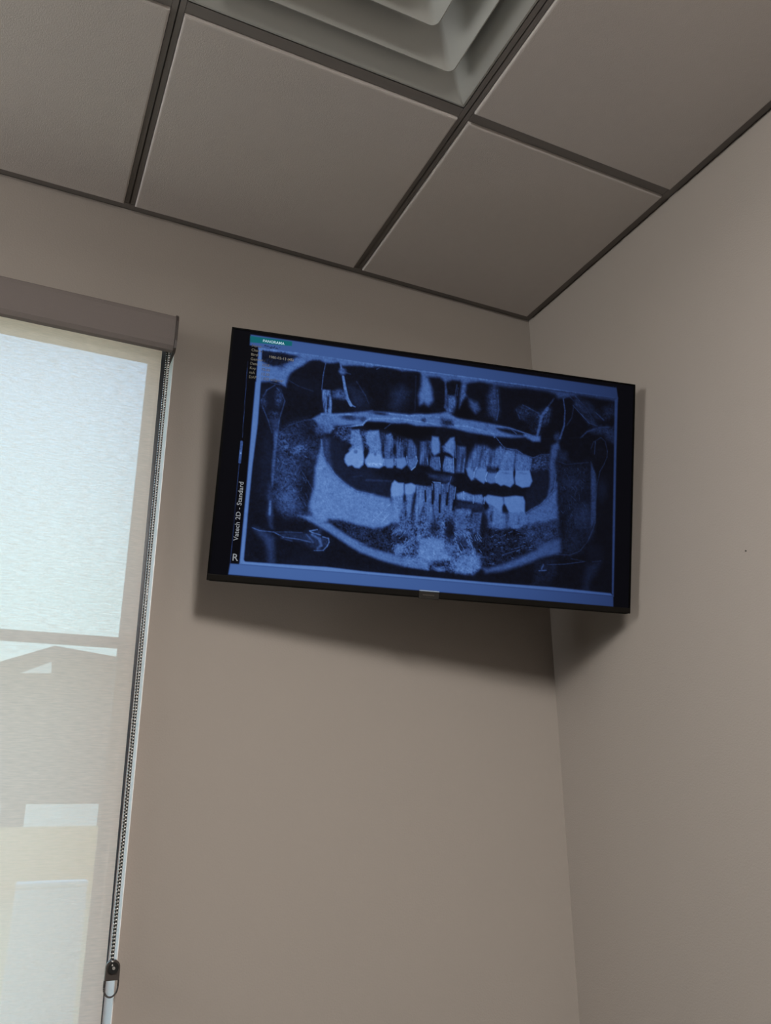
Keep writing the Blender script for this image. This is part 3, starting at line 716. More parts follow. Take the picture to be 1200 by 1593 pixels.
('S',0.6233754430194995,0.8,0.8,0.9,[3792,2793,3823,2902]),
('S',0.6309336122803676,0.8,0.8,0.9,[3708,2986,3732,3083]),
('S',0.6834753276562675,0.8,0.8,0.9,[3748,2781,3772,2825]),
('S',0.713260639440633,0.8,0.8,0.9,[3541,3079,3568,3167]),
('S',0.7396784214648077,0.8,0.8,0.9,[3585,2664,3645,2694]),
('S',0.6385802843273094,0.8,0.8,0.9,[3831,2710,3852,2763]),
('S',0.7905839988909056,0.8,0.8,0.9,[3810,2873,3839,2928]),
('S',0.808201198930287,0.8,0.8,0.9,[3637,3144,3672,3208]),
('S',0.628002620510638,0.8,0.8,0.9,[3652,3020,3675,3083]),
('S',0.7683614192950581,0.8,0.8,0.9,[3628,3075,3674,3155]),
('S',0.8055005194231366,0.8,0.8,0.9,[3803,3026,3831,3105]),
('S',0.7772569577247463,0.8,0.8,0.9,[3575,2867,3640,2954]),
('S',0.6526113664843057,0.8,0.8,0.9,[3530,2828,3595,2865]),
('S',0.6321773405818376,0.8,0.8,0.9,[3614,2819,3675,2897]),
('S',0.6357339517269915,0.8,0.8,0.9,[3583,2895,3631,2942]),
('S',0.7310525245240442,0.8,0.8,0.9,[3524,2699,3574,2752]),
('S',0.6461318013580466,0.8,0.8,0.9,[3771,2801,3806,2862]),
('S',0.6372327781134507,0.8,0.8,0.9,[3872,2666,3921,2771]),
('S',0.633350149329131,0.8,0.8,0.9,[3887,2975,3945,3057]),
('S',0.6298645310759068,0.8,0.8,0.9,[3578,2878,3635,2962]),
('S',0.6734515153925394,0.8,0.8,0.9,[3847,3011,3903,3057]),
('S',0.7195680705782056,0.8,0.8,0.9,[3572,2840,3606,2917]),
('S',0.7445134975665297,0.8,0.8,0.9,[3753,2743,3791,2832]),
('S',0.7030220961770819,0.8,0.8,0.9,[3645,3049,3691,3130]),
('S',0.8158763172990833,0.8,0.8,0.9,[3718,2756,3743,2812]),
('S',0.6509826172184051,0.8,0.8,0.9,[3725,2633,3783,2724]),
('S',0.7711046806674111,0.8,0.8,0.9,[3785,3091,3819,3171]),
('S',0.6969587417688932,0.8,0.8,0.9,[3663,3021,3692,3120]),
('S',0.7319195829006986,0.8,0.8,0.9,[3802,3007,3859,3069]),
('S',0.7310137428276857,0.8,0.8,0.9,[3733,2652,3792,2735]),
('S',0.7962670272225476,0.8,0.8,0.9,[3840,2872,3867,2971]),
('S',0.7438666036980403,0.8,0.8,0.9,[3655,2674,3697,2736]),
('S',0.7433869618625937,0.8,0.8,0.9,[3848,2680,3888,2752]),
('S',0.7224030764052156,0.8,0.8,0.9,[3708,2691,3767,2732]),
('S',0.7119591406270201,0.8,0.8,0.9,[3513,2674,3576,2705]),
('S',0.6440280543886854,0.8,0.8,0.9,[3916,2886,3955,2931]),
('S',0.6775919904342059,0.8,0.8,0.9,[3805,2899,3840,2997]),
('S',0.5716533700208455,1,0.8,0.9,[2891,2839,2917,2791]),
('S',0.5586980099471169,1,0.8,0.9,[2587,2759,2610,2741]),
('S',0.5657878572471353,1,0.8,0.9,[2577,2783,2604,2746]),
('S',0.5856089178445291,1,0.8,0.9,[2563,2715,2592,2668]),
('S',0.7287372925093887,1,0.8,0.9,[2730,3032,2747,2991]),
('S',0.6225593865602382,1,0.8,0.9,[2711,2744,2720,2708]),
('S',0.5844074955059302,1,0.8,0.9,[2921,3026,2931,2981]),
('S',0.6281936547908289,1,0.8,0.9,[2950,3044,2976,3016]),
('S',0.6661969618002352,1,0.8,0.9,[2635,2806,2652,2768]),
('S',0.7402883707340053,1,0.8,0.9,[2778,2854,2789,2825]),
('S',0.5965858235982981,1,0.8,0.9,[2643,3059,2659,3040]),
('S',0.48815404063493134,1,0.8,0.9,[2815,2832,2825,2804]),
('S',0.7200083242216924,1,0.8,0.9,[2813,2880,2844,2831]),
('S',0.6071385354226295,1,0.8,0.9,[2907,2854,2925,2827]),
('S',0.5238060922495568,1,0.8,0.9,[2588,3010,2597,2980]),
('S',0.5592399861727912,1,0.8,0.9,[2871,2841,2895,2820]),
('S',0.6091351608313794,1,0.8,0.9,[2570,2930,2600,2901]),
('S',0.45818335502260715,1,0.8,0.9,[2889,2673,2913,2652]),
('S',0.5624229219276908,1,0.8,0.9,[2581,2747,2598,2713]),
('S',0.5052469983935779,1,0.8,0.9,[2943,2806,2966,2791]),
('S',0.5662173800525322,1,0.8,0.9,[2723,2807,2732,2775]),
('S',0.7372361035685343,1,0.8,0.9,[2839,2967,2854,2931]),
('S',0.7167885645851919,1,0.8,0.9,[2745,2766,2770,2718]),
('S',0.488414373835701,1,0.8,0.9,[2928,3025,2936,3006]),
('S',0.5815383550058203,1,0.8,0.9,[2744,2952,2764,2911]),
('S',0.4646185975142324,1,0.8,0.9,[2598,2962,2611,2923]),
('S',0.5383673023744394,1,0.8,0.9,[2854,2830,2884,2805]),
('S',0.456358014522141,1,0.8,0.9,[2568,2795,2598,2775]),
('S',0.5418214244992972,1,0.8,0.9,[2976,2743,2999,2717]),
('S',0.5667212962210775,1,0.8,0.9,[2715,2724,2724,2703]),
('S',0.5312695034950587,1,0.8,0.9,[2950,2772,2973,2727]),
('S',0.6644017064128553,1,0.8,0.9,[2687,2835,2715,2799]),
('S',0.6773858059964795,1,0.8,0.9,[2630,2762,2656,2716]),
('S',0.4899823416940564,1,0.8,0.9,[2898,2832,2927,2793]),
('S',0.565543497196636,1,0.8,0.9,[2816,2943,2832,2910]),
('S',0.7308279435010625,1,0.8,0.9,[2775,2957,2805,2929]),
('S',0.5683865727851912,1,0.8,0.9,[2735,3047,2762,3029]),
('S',0.6926514590809416,1,0.8,0.9,[2757,2883,2788,2863]),
('S',0.495462067766515,1,0.8,0.9,[2832,2921,2861,2886]),
('S',0.6074910307550112,1,0.8,0.9,[2971,2734,2986,2696]),
('S',0.5474568864037348,1,0.8,0.9,[2824,2875,2845,2848]),
('S',0.592570067893756,1,0.8,0.9,[2947,2844,2962,2822]),
('S',0.7105024935746842,1,0.8,0.9,[2971,2784,2992,2735]),
('S',0.681740917048893,1,0.8,0.9,[2644,3060,2666,3022]),
('S',0.6403434478863593,1,0.8,0.9,[2873,2846,2888,2832]),
('S',0.7216696769554236,1,0.8,0.9,[2854,2859,2867,2816]),
('S',0.5411013874459996,0.9,0.7,0.9,[4793,2908,4815,2900]),
('S',0.3288502427293758,0.9,0.7,0.9,[4239,2697,4261,2691]),
('S',0.45650784176191117,0.9,0.7,0.9,[4744,2650,4782,2623]),
('S',0.43383131464535696,0.9,0.7,0.9,[4653,2670,4672,2656]),
('S',0.38111304245626454,0.9,0.7,0.9,[4235,2673,4278,2656]),
('S',0.3030357581577328,0.9,0.7,0.9,[4320,2918,4333,2912]),
('S',0.4819908022998183,0.9,0.7,0.9,[4701,2788,4766,2774]),
('S',0.4297164314877785,0.9,0.7,0.9,[4731,2594,4781,2564]),
('S',0.3113976840524506,0.9,0.7,0.9,[4256,2752,4283,2720]),
('S',0.49662336332982815,0.9,0.7,0.9,[4728,2761,4791,2742]),
('S',0.3397241054399424,0.9,0.7,0.9,[4780,2691,4822,2667]),
('S',0.31036128738954716,0.9,0.7,0.9,[4578,2817,4624,2786]),
('S',0.42787692273114797,0.9,0.7,0.9,[4567,2967,4625,2954]),
('S',0.5191673333972434,0.9,0.7,0.9,[4718,2690,4748,2667]),
('S',0.4549822349992202,0.9,0.7,0.9,[4689,2826,4756,2815]),
('S',0.5386725306545002,0.9,0.7,0.9,[4155,2797,4205,2782]),
('S',0.42007258702831674,0.9,0.7,0.9,[4156,2746,4193,2725]),
('S',0.37208219152045163,0.9,0.7,0.9,[4284,2945,4302,2932]),
('S',0.3694221788244837,0.9,0.7,0.9,[4741,2552,4806,2532]),
('S',0.5221211623649651,0.9,0.7,0.9,[4672,2502,4699,2492]),
('S',0.5398206008862095,0.9,0.7,0.9,[4620,2969,4674,2937]),
('S',0.33615299706474355,0.9,0.7,0.9,[4787,2741,4847,2720]),
('S',0.3087173054890573,0.9,0.7,0.9,[4302,2759,4317,2748]),
('S',0.5392980994704522,0.9,0.7,0.9,[4509,2862,4566,2829]),
('S',0.4468421849266723,0.9,0.7,0.9,[4538,2851,4557,2845]),
('S',0.49745486304797415,0.9,0.7,0.9,[4615,2585,4654,2578]),
('S',0.31847104952459104,0.9,0.7,0.9,[4479,2715,4505,2701]),
('S',0.34181838529295233,0.9,0.7,0.9,[4330,2857,4367,2834]),
('S',0.3198299196903386,0.9,0.7,0.9,[4747,2528,4772,2517]),
('S',0.3523863695487575,0.9,0.7,0.9,[4185,2564,4212,2545]),
('S',0.34204448523900355,0.9,0.7,0.9,[4538,2670,4557,2659]),
('S',0.5177726258786133,0.9,0.7,0.9,[4202,2758,4254,2746]),
('S',0.40894758892672234,0.9,0.7,0.9,[4096,2567,4128,2543]),
('S',0.4714449374047469,0.9,0.7,0.9,[4134,2655,4177,2634]),
('S',0.34886942329340387,0.9,0.7,0.9,[4716,2531,4760,2509]),
('S',0.44681759133404886,0.9,0.7,0.9,[4791,2947,4845,2921]),
('S',0.37644110775338435,0.9,0.7,0.9,[4178,2820,4210,2809]),
('S',0.47926427114566605,0.9,0.7,0.9,[4097,2949,4150,2933]),
('S',0.4505439836913667,0.9,0.7,0.9,[4369,2595,4427,2565]),
('S',0.4753329086599102,0.9,0.7,0.9,[4742,2601,4761,2583]),
('S',0.3684247836265577,0.9,0.7,0.9,[882,2098,889,2136]),
('S',0.34152752788559504,0.9,0.7,0.9,[1151,2015,1145,2053]),
('S',0.3346354771373744,0.9,0.7,0.9,[1250,2442,1287,2502]),
('S',0.3992080128633566,0.9,0.7,0.9,[910,1857,918,1925]),
('S',0.40145850569808617,0.9,0.7,0.9,[1013,2252,1014,2316]),
('S',0.2700318728750867,0.9,0.7,0.9,[949,1706,961,1758]),
('S',0.31350316053117994,0.9,0.7,0.9,[978,2356,1010,2377]),
('S',0.34953996186058567,0.9,0.7,0.9,[923,1753,929,1795]),
('S',0.38108938988723595,0.9,0.7,0.9,[1222,2095,1234,2157]),
('S',0.4428388018144287,0.9,0.7,0.9,[1077,2260,1097,2301]),
('S',0.4129793068710339,0.9,0.7,0.9,[980,2417,1010,2447]),
('S',0.3091981882983669,0.9,0.7,0.9,[1057,2385,1088,2430]),
('S',0.2752463387981839,0.9,0.7,0.9,[920,1947,944,2002]),
('S',0.4137529659011959,0.9,0.7,0.9,[828,1891,827,1940]),
('S',0.28444442348919835,0.9,0.7,0.9,[1202,2089,1240,2143]),
('S',0.3764620241827793,0.9,0.7,0.9,[1073,1892,1081,1919]),
('S',0.29407052870445677,0.9,0.7,0.9,[850,1659,852,1712]),
('S',0.4244018446137423,0.9,0.7,0.9,[1100,2119,1093,2161]),
('S',0.2757588302729025,0.9,0.7,0.9,[859,1993,850,2022]),
('S',0.3163825046863984,0.9,0.7,0.9,[1026,2280,1054,2312]),
('S',0.274996065598057,0.9,0.7,0.9,[957,2029,971,2077]),
('S',0.41998318296067905,0.9,0.7,0.9,[1171,1630,1191,1679]),
('S',0.31546657868176636,0.9,0.7,0.9,[882,2400,899,2446]),
('S',0.4582715276992293,0.9,0.7,0.9,[1252,2112,1253,2167]),
('S',0.38552414679827296,0.9,0.7,0.9,[1093,2051,1110,2089]),
('S',0.3558038852926412,0.9,0.7,0.9,[1089,1665,1101,1697]),
('S',0.28500264340527026,0.9,0.7,0.9,[1100,2190,1103,2216]),
('S',0.30588036118953216,0.9,0.7,0.9,[1069,1666,1082,1709]),
('S',0.30600693014198505,0.9,0.7,0.9,[879,2459,899,2491]),
('S',0.3237172909098619,0.9,0.7,0.9,[1089,1907,1103,1957]),
('S',0.3137172040209835,0.9,0.7,0.9,[1115,2204,1109,2241]),
('S',0.3428769328416644,0.9,0.7,0.9,[986,2146,990,2174]),
('S',0.3633789978520764,0.9,0.7,0.9,[1071,1691,1097,1741]),
('S',0.44818683423153916,0.9,0.7,0.9,[891,1933,885,1988]),
('S',0.3387439605587872,0.9,0.7,0.9,[1036,2147,1031,2197]),
('S',0.41974854830506336,0.9,0.7,0.9,[861,2388,869,2435]),
('S',0.26874441060514576,0.9,0.7,0.9,[1105,2464,1110,2506]),
('S',0.3446722498666307,0.9,0.7,0.9,[1205,2232,1195,2287]),
('S',0.3862009057194362,0.9,0.7,0.9,[985,1708,997,1744]),
('S',0.3095336924959302,0.9,0.7,0.9,[953,2073,965,2139]),
('S',0.3642508881868468,0.9,0.7,0.9,[1027,1824,1066,1885]),
('S',0.4113281496851411,0.9,0.7,0.9,[1167,2386,1192,2427]),
('S',0.3868525459814904,0.9,0.7,0.9,[915,2264,955,2299]),
('S',0.44925142976506416,0.9,0.7,0.9,[1208,1774,1248,1794]),
('S',0.453662327516698,0.9,0.7,0.9,[1014,2490,1038,2517]),
('S',0.44888691628502186,0.9,0.7,0.9,[813,1846,844,1886]),
('S',0.3199824974895922,0.9,0.7,0.9,[1205,2385,1240,2417]),
('S',0.2920366228958636,0.9,0.7,0.9,[944,1646,960,1670]),
('S',0.4097507772835459,0.9,0.7,0.9,[1053,1747,1046,1781]),
('S',0.421697329316437,0.9,0.7,0.9,[958,2127,987,2182]),
('S',0.3285246534024191,0.9,0.7,0.9,[1143,2072,1143,2137]),
('S',0.2736558694820727,0.9,0.7,0.9,[1027,2181,1032,2208]),
('S',0.328228488881111,0.9,0.7,0.9,[1007,2256,1031,2283]),
('S',0.36180937981629063,0.9,0.7,0.9,[997,1969,998,2026]),
('S',0.2661753038762164,0.9,0.7,0.9,[1255,2300,1269,2339]),
('S',0.40592775169425166,0.9,0.7,0.9,[1058,1667,1070,1736]),
('S',0.3573400194673053,0.9,0.7,0.9,[832,1994,866,2050]),
('S',0.4071546018328821,0.9,0.7,0.9,[898,1888,907,1923]),
('S',0.3310777510624732,0.9,0.7,0.9,[1279,2326,1298,2389]),
('S',0.4368945008091991,0.9,0.7,0.9,[959,2417,986,2470]),
('S',0.3131661880502836,0.9,0.7,0.9,[5499,1946,5490,1994]),
('S',0.328685540697672,0.9,0.7,0.9,[5492,1893,5501,1951]),
('S',0.34308961213115996,0.9,0.7,0.9,[5500,1523,5497,1547]),
('S',0.30394279047270584,0.9,0.7,0.9,[5233,1770,5230,1801]),
('S',0.35982632770223544,0.9,0.7,0.9,[5533,1785,5527,1838]),
('S',0.3234237828227306,0.9,0.7,0.9,[5358,2242,5380,2265]),
('S',0.338430856243786,0.9,0.7,0.9,[5523,1768,5558,1789]),
('S',0.37496476756245367,0.9,0.7,0.9,[5198,2174,5237,2211]),
('S',0.22936075623229804,0.9,0.7,0.9,[5552,1455,5568,1500]),
('S',0.2940267826088852,0.9,0.7,0.9,[5553,1651,5599,1682]),
('S',0.37921609626117236,0.9,0.7,0.9,[5371,2018,5361,2071]),
('S',0.26109035818894794,0.9,0.7,0.9,[5370,1826,5379,1873]),
('S',0.3217599809951758,0.9,0.7,0.9,[5363,1925,5398,1968]),
('S',0.24760397025541184,0.9,0.7,0.9,[5373,2344,5354,2407]),
('S',0.28164539071964584,0.9,0.7,0.9,[5292,1603,5292,1641]),
('S',0.24122373687970167,0.9,0.7,0.9,[5567,1704,5561,1769]),
('S',0.3443787293118064,0.9,0.7,0.9,[5374,1789,5416,1830]),
('S',0.2760709658824723,0.9,0.7,0.9,[5550,1682,5566,1711]),
('S',0.2619703195176713,0.9,0.7,0.9,[5299,1636,5333,1690]),
('S',0.3355592817619597,0.9,0.7,0.9,[5230,1794,5265,1838]),
('S',0.34509017759376864,0.9,0.7,0.9,[5509,1661,5542,1696]),
('S',0.32072747814335223,0.9,0.7,0.9,[5274,1495,5294,1513]),
('S',0.22462020095589968,0.9,0.7,0.9,[5435,2316,5422,2341]),
('S',0.3592265923226345,0.9,0.7,0.9,[5378,1812,5360,1843]),
('S',0.2614649284623104,0.9,0.7,0.9,[5600,1445,5602,1465]),
('S',0.31844410522998146,0.9,0.7,0.9,[5318,2020,5336,2069]),
('S',0.32476531451231727,0.9,0.7,0.9,[5450,1477,5467,1506]),
('S',0.3588795670079563,0.9,0.7,0.9,[5366,1676,5362,1704]),
('S',0.35634768115013005,0.9,0.7,0.9,[5557,2142,5582,2178]),
('S',0.31535964503362235,0.9,0.7,0.9,[5403,1966,5443,1995]),
('S',0.25043773865767877,0.9,0.7,0.9,[5521,1452,5563,1480]),
('S',0.32473144891966793,0.9,0.7,0.9,[5431,2297,5442,2349]),
('S',0.24900151816820576,0.9,0.7,0.9,[5646,2299,5633,2334]),
('S',0.3534041217426716,0.9,0.7,0.9,[5258,2173,5243,2198]),
('S',0.3432359625514775,0.9,0.7,0.9,[5337,2095,5346,2145]),
('S',0.23883412851364821,0.9,0.7,0.9,[5618,2245,5643,2299]),
('S',0.24496774758098547,0.9,0.7,0.9,[5598,1819,5607,1855]),
('S',0.3242995860007143,0.9,0.7,0.9,[5373,2199,5397,2246]),
('S',0.28320866045934134,0.9,0.7,0.9,[5232,1524,5268,1570]),
('S',0.3454936889619784,0.9,0.7,0.9,[5551,2013,5597,2062]),
('S',0.33849617731951026,0.9,0.7,0.9,[5594,2332,5627,2353]),
('S',0.25803430476446265,0.9,0.7,0.9,[5213,2325,5211,2351]),
('S',0.3478544025099618,0.9,0.7,0.9,[5459,1471,5457,1527]),
('S',0.28792860560686506,0.9,0.7,0.9,[5608,2071,5628,2130]),
('S',0.22121932033326722,0.9,0.7,0.9,[5502,1675,5539,1720]),
('S',0.3142427513527058,0.9,0.7,0.9,[5214,1982,5211,2045]),
('S',0.2694922452692621,0.9,0.7,0.9,[5279,1598,5282,1660]),
('S',0.2829868300453533,0.9,0.7,0.9,[5473,1556,5457,1612]),
('S',0.2999823788487475,0.9,0.7,0.9,[5563,1519,5557,1554]),
('S',0.26462520501858267,0.9,0.7,0.9,[5541,2341,5555,2375]),
('S',0.66,3.5,2.5,2,[408,267,670,261,1202,249,2103,266,4021,261,6087,259]),
('P',0.58,4.5,0.15,0,[415,428,583,501,707,500,763,605,710,710,544,748,423,765]),
('P',0.66,1.7999999999999998,0.06,0,[406,247,455,276,482,741,495,1393,476,2006,475,2485,476,2730,479,2928,480,3335,499,3376,428,3407,424,2491,413,1403]),
('P',0.52,1.7999999999999998,0.08,0,[6047,296,6102,257,6101,1112,6112,2476,6117,3413,6087,3374,6072,2479,6059,1117]),
('P',0.7,1.7999999999999998,0.05,0,[428,3407,491,3367,914,3361,1656,3343,2232,3362,4078,3366,5133,3355,6066,3373,6117,3413,4080,3404,2235,3402]),
('S',0.3,1.6,1.6,1,[6090,1553,6081,2142]),
('S',0.12,2.5,2.5,1,[6071,2173,6100,2170]),
('P',0.47,1.5,0,0,[274,75,6075,95,6106,268,4021,252,2102,256,406,244,275,237]),
('P',0.5,1.5,0,0,[299,3409,414,3409,2235,3402,4080,3404,6111,3414,6118,3575,288,3563]),
('C',0.0,[269,95,882,92,880,161,278,192]),
('S',0.33,0.7,0.7,0.8,[6017,79,6013,151]),
('S',0.33,0.7,0.7,0.8,[6063,78,6062,150]),
('S',0.3,0.8,0.8,0.8,[270,484,298,1606]),
('S',0.27,0.8,0.8,0.8,[290,1999,302,3396]),
('S',0.4,3.6,3.6,0.8,[295,1672,294,1971]),
('S',0.8,1.6,1.6,0.8,[297,1831,296,1840]),
('P',0.0,1.6800000000000002,0,0,[284,249,399,252,415,766,301,766,273,561]),
('D',0.1,1.0,1.0,0.9,[488,209,488,215]),
('D',0.1,1.0,1.0,0.9,[508,218,503,205]),
('D',0.1,1.0,1.0,0.9,[525,215,530,214]),
('D',0.1,1.0,1.0,0.9,[540,218,542,213]),
('D',0.1,1.0,1.0,0.9,[565,220,578,237]),
('D',0.1,1.0,1.0,0.9,[592,213,585,238]),
('D',0.1,1.0,1.0,0.9,[607,225,619,224]),
('D',0.1,1.0,1.0,0.9,[628,221,635,204]),
('D',0.1,1.0,1.0,0.9,[664,223,654,232]),
('D',0.1,1.0,1.0,0.9,[681,229,674,231]),
('D',0.1,1.0,1.0,0.9,[708,208,708,208]),
('D',0.14,1.0,1.0,0.9,[451,313,447,305]),
('D',0.14,1.0,1.0,0.9,[473,285,474,307]),
('D',0.14,1.0,1.0,0.9,[496,299,506,298]),
('D',0.14,1.0,1.0,0.9,[535,307,525,289]),
('D',0.14,1.0,1.0,0.9,[551,314,556,294]),
('D',0.14,1.0,1.0,0.9,[575,307,569,285]),
('D',0.14,1.0,1.0,0.9,[607,306,606,304]),
('D',0.2,1.0,1.0,0.9,[681,292,668,287]),
('D',0.2,1.0,1.0,0.9,[691,298,690,286]),
('D',0.2,1.0,1.0,0.9,[718,293,724,306]),
('D',0.2,1.0,1.0,0.9,[744,297,738,272]),
('D',0.2,1.0,1.0,0.9,[760,284,771,294]),
('D',0.2,1.0,1.0,0.9,[791,274,790,286]),
('D',0.2,1.0,1.0,0.9,[535,438,526,421]),
('D',0.2,1.0,1.0,0.9,[554,419,548,453]),
('D',0.2,1.0,1.0,0.9,[578,431,591,447]),
('D',0.2,1.0,1.0,0.9,[608,431,613,415]),
('D',0.12,1.0,1.0,0.9,[567,475,567,498]),
('D',0.12,1.0,1.0,0.9,[596,474,596,466]),
('D',0.12,1.0,1.0,0.9,[630,497,645,490])]
STEP = .9
X0, X1, Y0, Y1 = 3.0, 637.0, 3.0, TH/CU-8.4
nx, ny = int((X1-X0)/STEP)+1, int((Y1-Y0)/STEP)+1
gx = np.linspace(X0, X1, nx); gy = np.linspace(Y0, Y1, ny)
PX, PY = np.meshgrid(gx, gy)
rng = np.random.default_rng(7)
def blur(a, sx, sy):
    fx = np.fft.fftfreq(a.shape[1]); fy = np.fft.fftfreq(a.shape[0])
    k = np.exp(-2*np.pi**2*((fx[None, :]*sx)**2 + (fy[:, None]*sy)**2))
    r = np.real(np.fft.ifft2(np.fft.fft2(a)*k)); r -= r.mean()
    return r/r.std()
W_ = rng.standard_normal((ny, nx))
nF = .62*blur(W_, .75, .75) + .38*blur(rng.standard_normal((ny, nx)), 2.2, 2.0)
nV = .8*blur(rng.standard_normal((ny, nx)), .8, 7) + .35*blur(W_, .7, .7)
V = np.zeros((ny, nx)); TINT = []
def window_(x0, x1, y0, y1):
    i0 = max(0, int((x0-X0)/STEP)-1); i1 = min(nx, int((x1-X0)/STEP)+3)
    j0 = max(0, int((y0-Y0)/STEP)-1); j1 = min(ny, int((y1-Y0)/STEP)+3)
    return slice(j0, max(j0, j1)), slice(i0, max(i0, i1))
def seg_dist(px, py, ax, ay, bx, by):
    dx, dy = bx-ax, by-ay; l2 = dx*dx+dy*dy+1e-9
    t = np.clip(((px-ax)*dx+(py-ay)*dy)/l2, 0, 1)
    return np.hypot(px-ax-t*dx, py-ay-t*dy), t
def sm(x): x = np.clip(x, 0, 1); return x*x*(3-2*x)
def poly_mask(P, soft):
    P = np.array(P, float).reshape(-1, 2)/10
    s = window_(P[:, 0].min()-soft*2, P[:, 0].max()+soft*2, P[:, 1].min()-soft*2, P[:, 1].max()+soft*2)
    px, py = PX[s], PY[s]
    d = np.full(px.shape, 1e9); ins = np.zeros(px.shape, bool)
    for k in range(len(P)):
        ax, ay = P[k]; bx, by = P[(k+1) % len(P)]
        d = np.minimum(d, seg_dist(px, py, ax, ay, bx, by)[0])
        if ay != by:
            ins ^= ((ay > py) != (by > py)) & (px < (bx-ax)*(py-ay)/(by-ay)+ax)
    return s, sm(np.where(ins, d, -d)/(soft*1.6)+.5)
for op in OPS:
    if op[0] == 'P':
        _, val, soft, spk, stripe, P = op
        s, m = poly_mask(P, soft)
        n = nF[s]*(1-stripe) + nV[s]*stripe
        amp = spk*.42 if stripe == 0 else max(spk, .22+.3*stripe*(spk > 0))*.5
        V[s] = V[s]*(1-m) + m*np.clip(val*(1+amp*n), 0, 1)
    elif op[0] in 'SD':
        _, val, w0, w1, soft, P = op
        P = np.array(P, float).reshape(-1, 2)/10
        for k in range(len(P)-1):
            (ax, ay), (bx, by) = P[k], P[k+1]
            ww = max(w0, w1)+soft*2
            s = window_(min(ax, bx)-ww, max(ax, bx)+ww, min(ay, by)-ww, max(ay, by)+ww)
            d, t = seg_dist(PX[s], PY[s], ax, ay, bx, by)
            w = w0+(w1-w0)*(k+t)/(len(P)-1)
            m = sm((w/2-d)/(soft*1.3)+.5)
            tgt = val*(1+.14*nF[s])
            V[s] = V[s] + m*(tgt-V[s])*((tgt > V[s]) if op[0] == 'S' else 1)
    elif op[0] == 'B':
        _, val, rx, ry, soft, spk, P = op
        cx, cy = P[0]/10, P[1]/10
        e = 1 + soft/min(rx, ry)
        s = window_(cx-rx*e, cx+rx*e, cy-ry*e, cy+ry*e)
        q_ = np.hypot((PX[s]-cx)/rx, (PY[s]-cy)/ry)
        m = sm((1-q_)*min(rx, ry)/(soft*1.4)+.5)
        V[s] = V[s]*(1-m) + m*np.clip(val*(1+.42*spk*nF[s]), 0, 1)
    elif op[0] == 'C': TINT.append(op)
gain = 1.08 - .53*(PX/640)**1.9  # viewing-angle falloff painted into the picture, dimmer to the right and top
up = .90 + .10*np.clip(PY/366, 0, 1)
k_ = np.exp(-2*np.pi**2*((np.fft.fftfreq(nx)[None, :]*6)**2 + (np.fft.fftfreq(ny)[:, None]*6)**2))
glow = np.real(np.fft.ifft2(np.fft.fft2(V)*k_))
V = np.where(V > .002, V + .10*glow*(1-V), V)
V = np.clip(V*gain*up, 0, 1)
KEY = np.array([0, .05, .15, .30, .45, .60, .75, .90, 1.0])
RGB = np.array([(6, 6, 10), (9, 10, 18), (18, 25, 46), (34, 50, 90), (52, 77, 130), (67, 98, 155), (82, 116, 174), (101, 136, 192), (120, 155, 210)], float)
def lin(c): c = c/255; return np.where(c <= .04045, c/12.92, ((c+.055)/1.055)**2.4)
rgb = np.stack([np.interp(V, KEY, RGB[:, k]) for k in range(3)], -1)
for _, _v, P in TINT:
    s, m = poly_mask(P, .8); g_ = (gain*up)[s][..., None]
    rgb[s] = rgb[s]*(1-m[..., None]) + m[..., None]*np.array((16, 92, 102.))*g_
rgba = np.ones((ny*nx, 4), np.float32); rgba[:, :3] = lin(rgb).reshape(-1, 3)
co = np.zeros((ny*nx, 3), np.float32)
co[:, 0] = ((PX-320)*CU).ravel(); co[:, 1] = .0012; co[:, 2] = (hh-PY*CU).ravel()
idx = np.arange(ny*nx, dtype=np.int32).reshape(ny, nx)
quads = np.stack([idx[:-1, :-1], idx[1:, :-1], idx[1:, 1:], idx[:-1, 1:]], -1).reshape(-1, 4)
me = bpy.data.meshes.new('screen')
me.vertices.add(ny*nx); me.vertices.foreach_set('co', co.ravel())
me.loops.add(quads.size); me.loops.foreach_set('vertex_index', quads.ravel())
me.polygons.add(len(quads)); me.polygons.foreach_set('loop_start', np.arange(0, quads.size, 4, dtype=np.int32))
try: me.polygons.foreach_set('loop_total', np.full(len(quads), 4, np.int32))
except Exception: pass
me.update(calc_edges=True); me.validate()
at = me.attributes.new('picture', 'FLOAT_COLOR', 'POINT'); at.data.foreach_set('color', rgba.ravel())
m = bpy.data.materials.new('lit screen'); m.use_nodes = True
nt = m.node_tree; b_ = nt.nodes['Principled BSDF']
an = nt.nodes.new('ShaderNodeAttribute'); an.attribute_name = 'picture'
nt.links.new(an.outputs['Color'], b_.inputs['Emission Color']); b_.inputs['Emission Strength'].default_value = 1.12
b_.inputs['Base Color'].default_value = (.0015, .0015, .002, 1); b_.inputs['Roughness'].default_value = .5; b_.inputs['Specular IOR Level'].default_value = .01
screen = link('screen', me, m, tv); screen['label'] = 'lit screen with a blue panoramic dental x-ray'

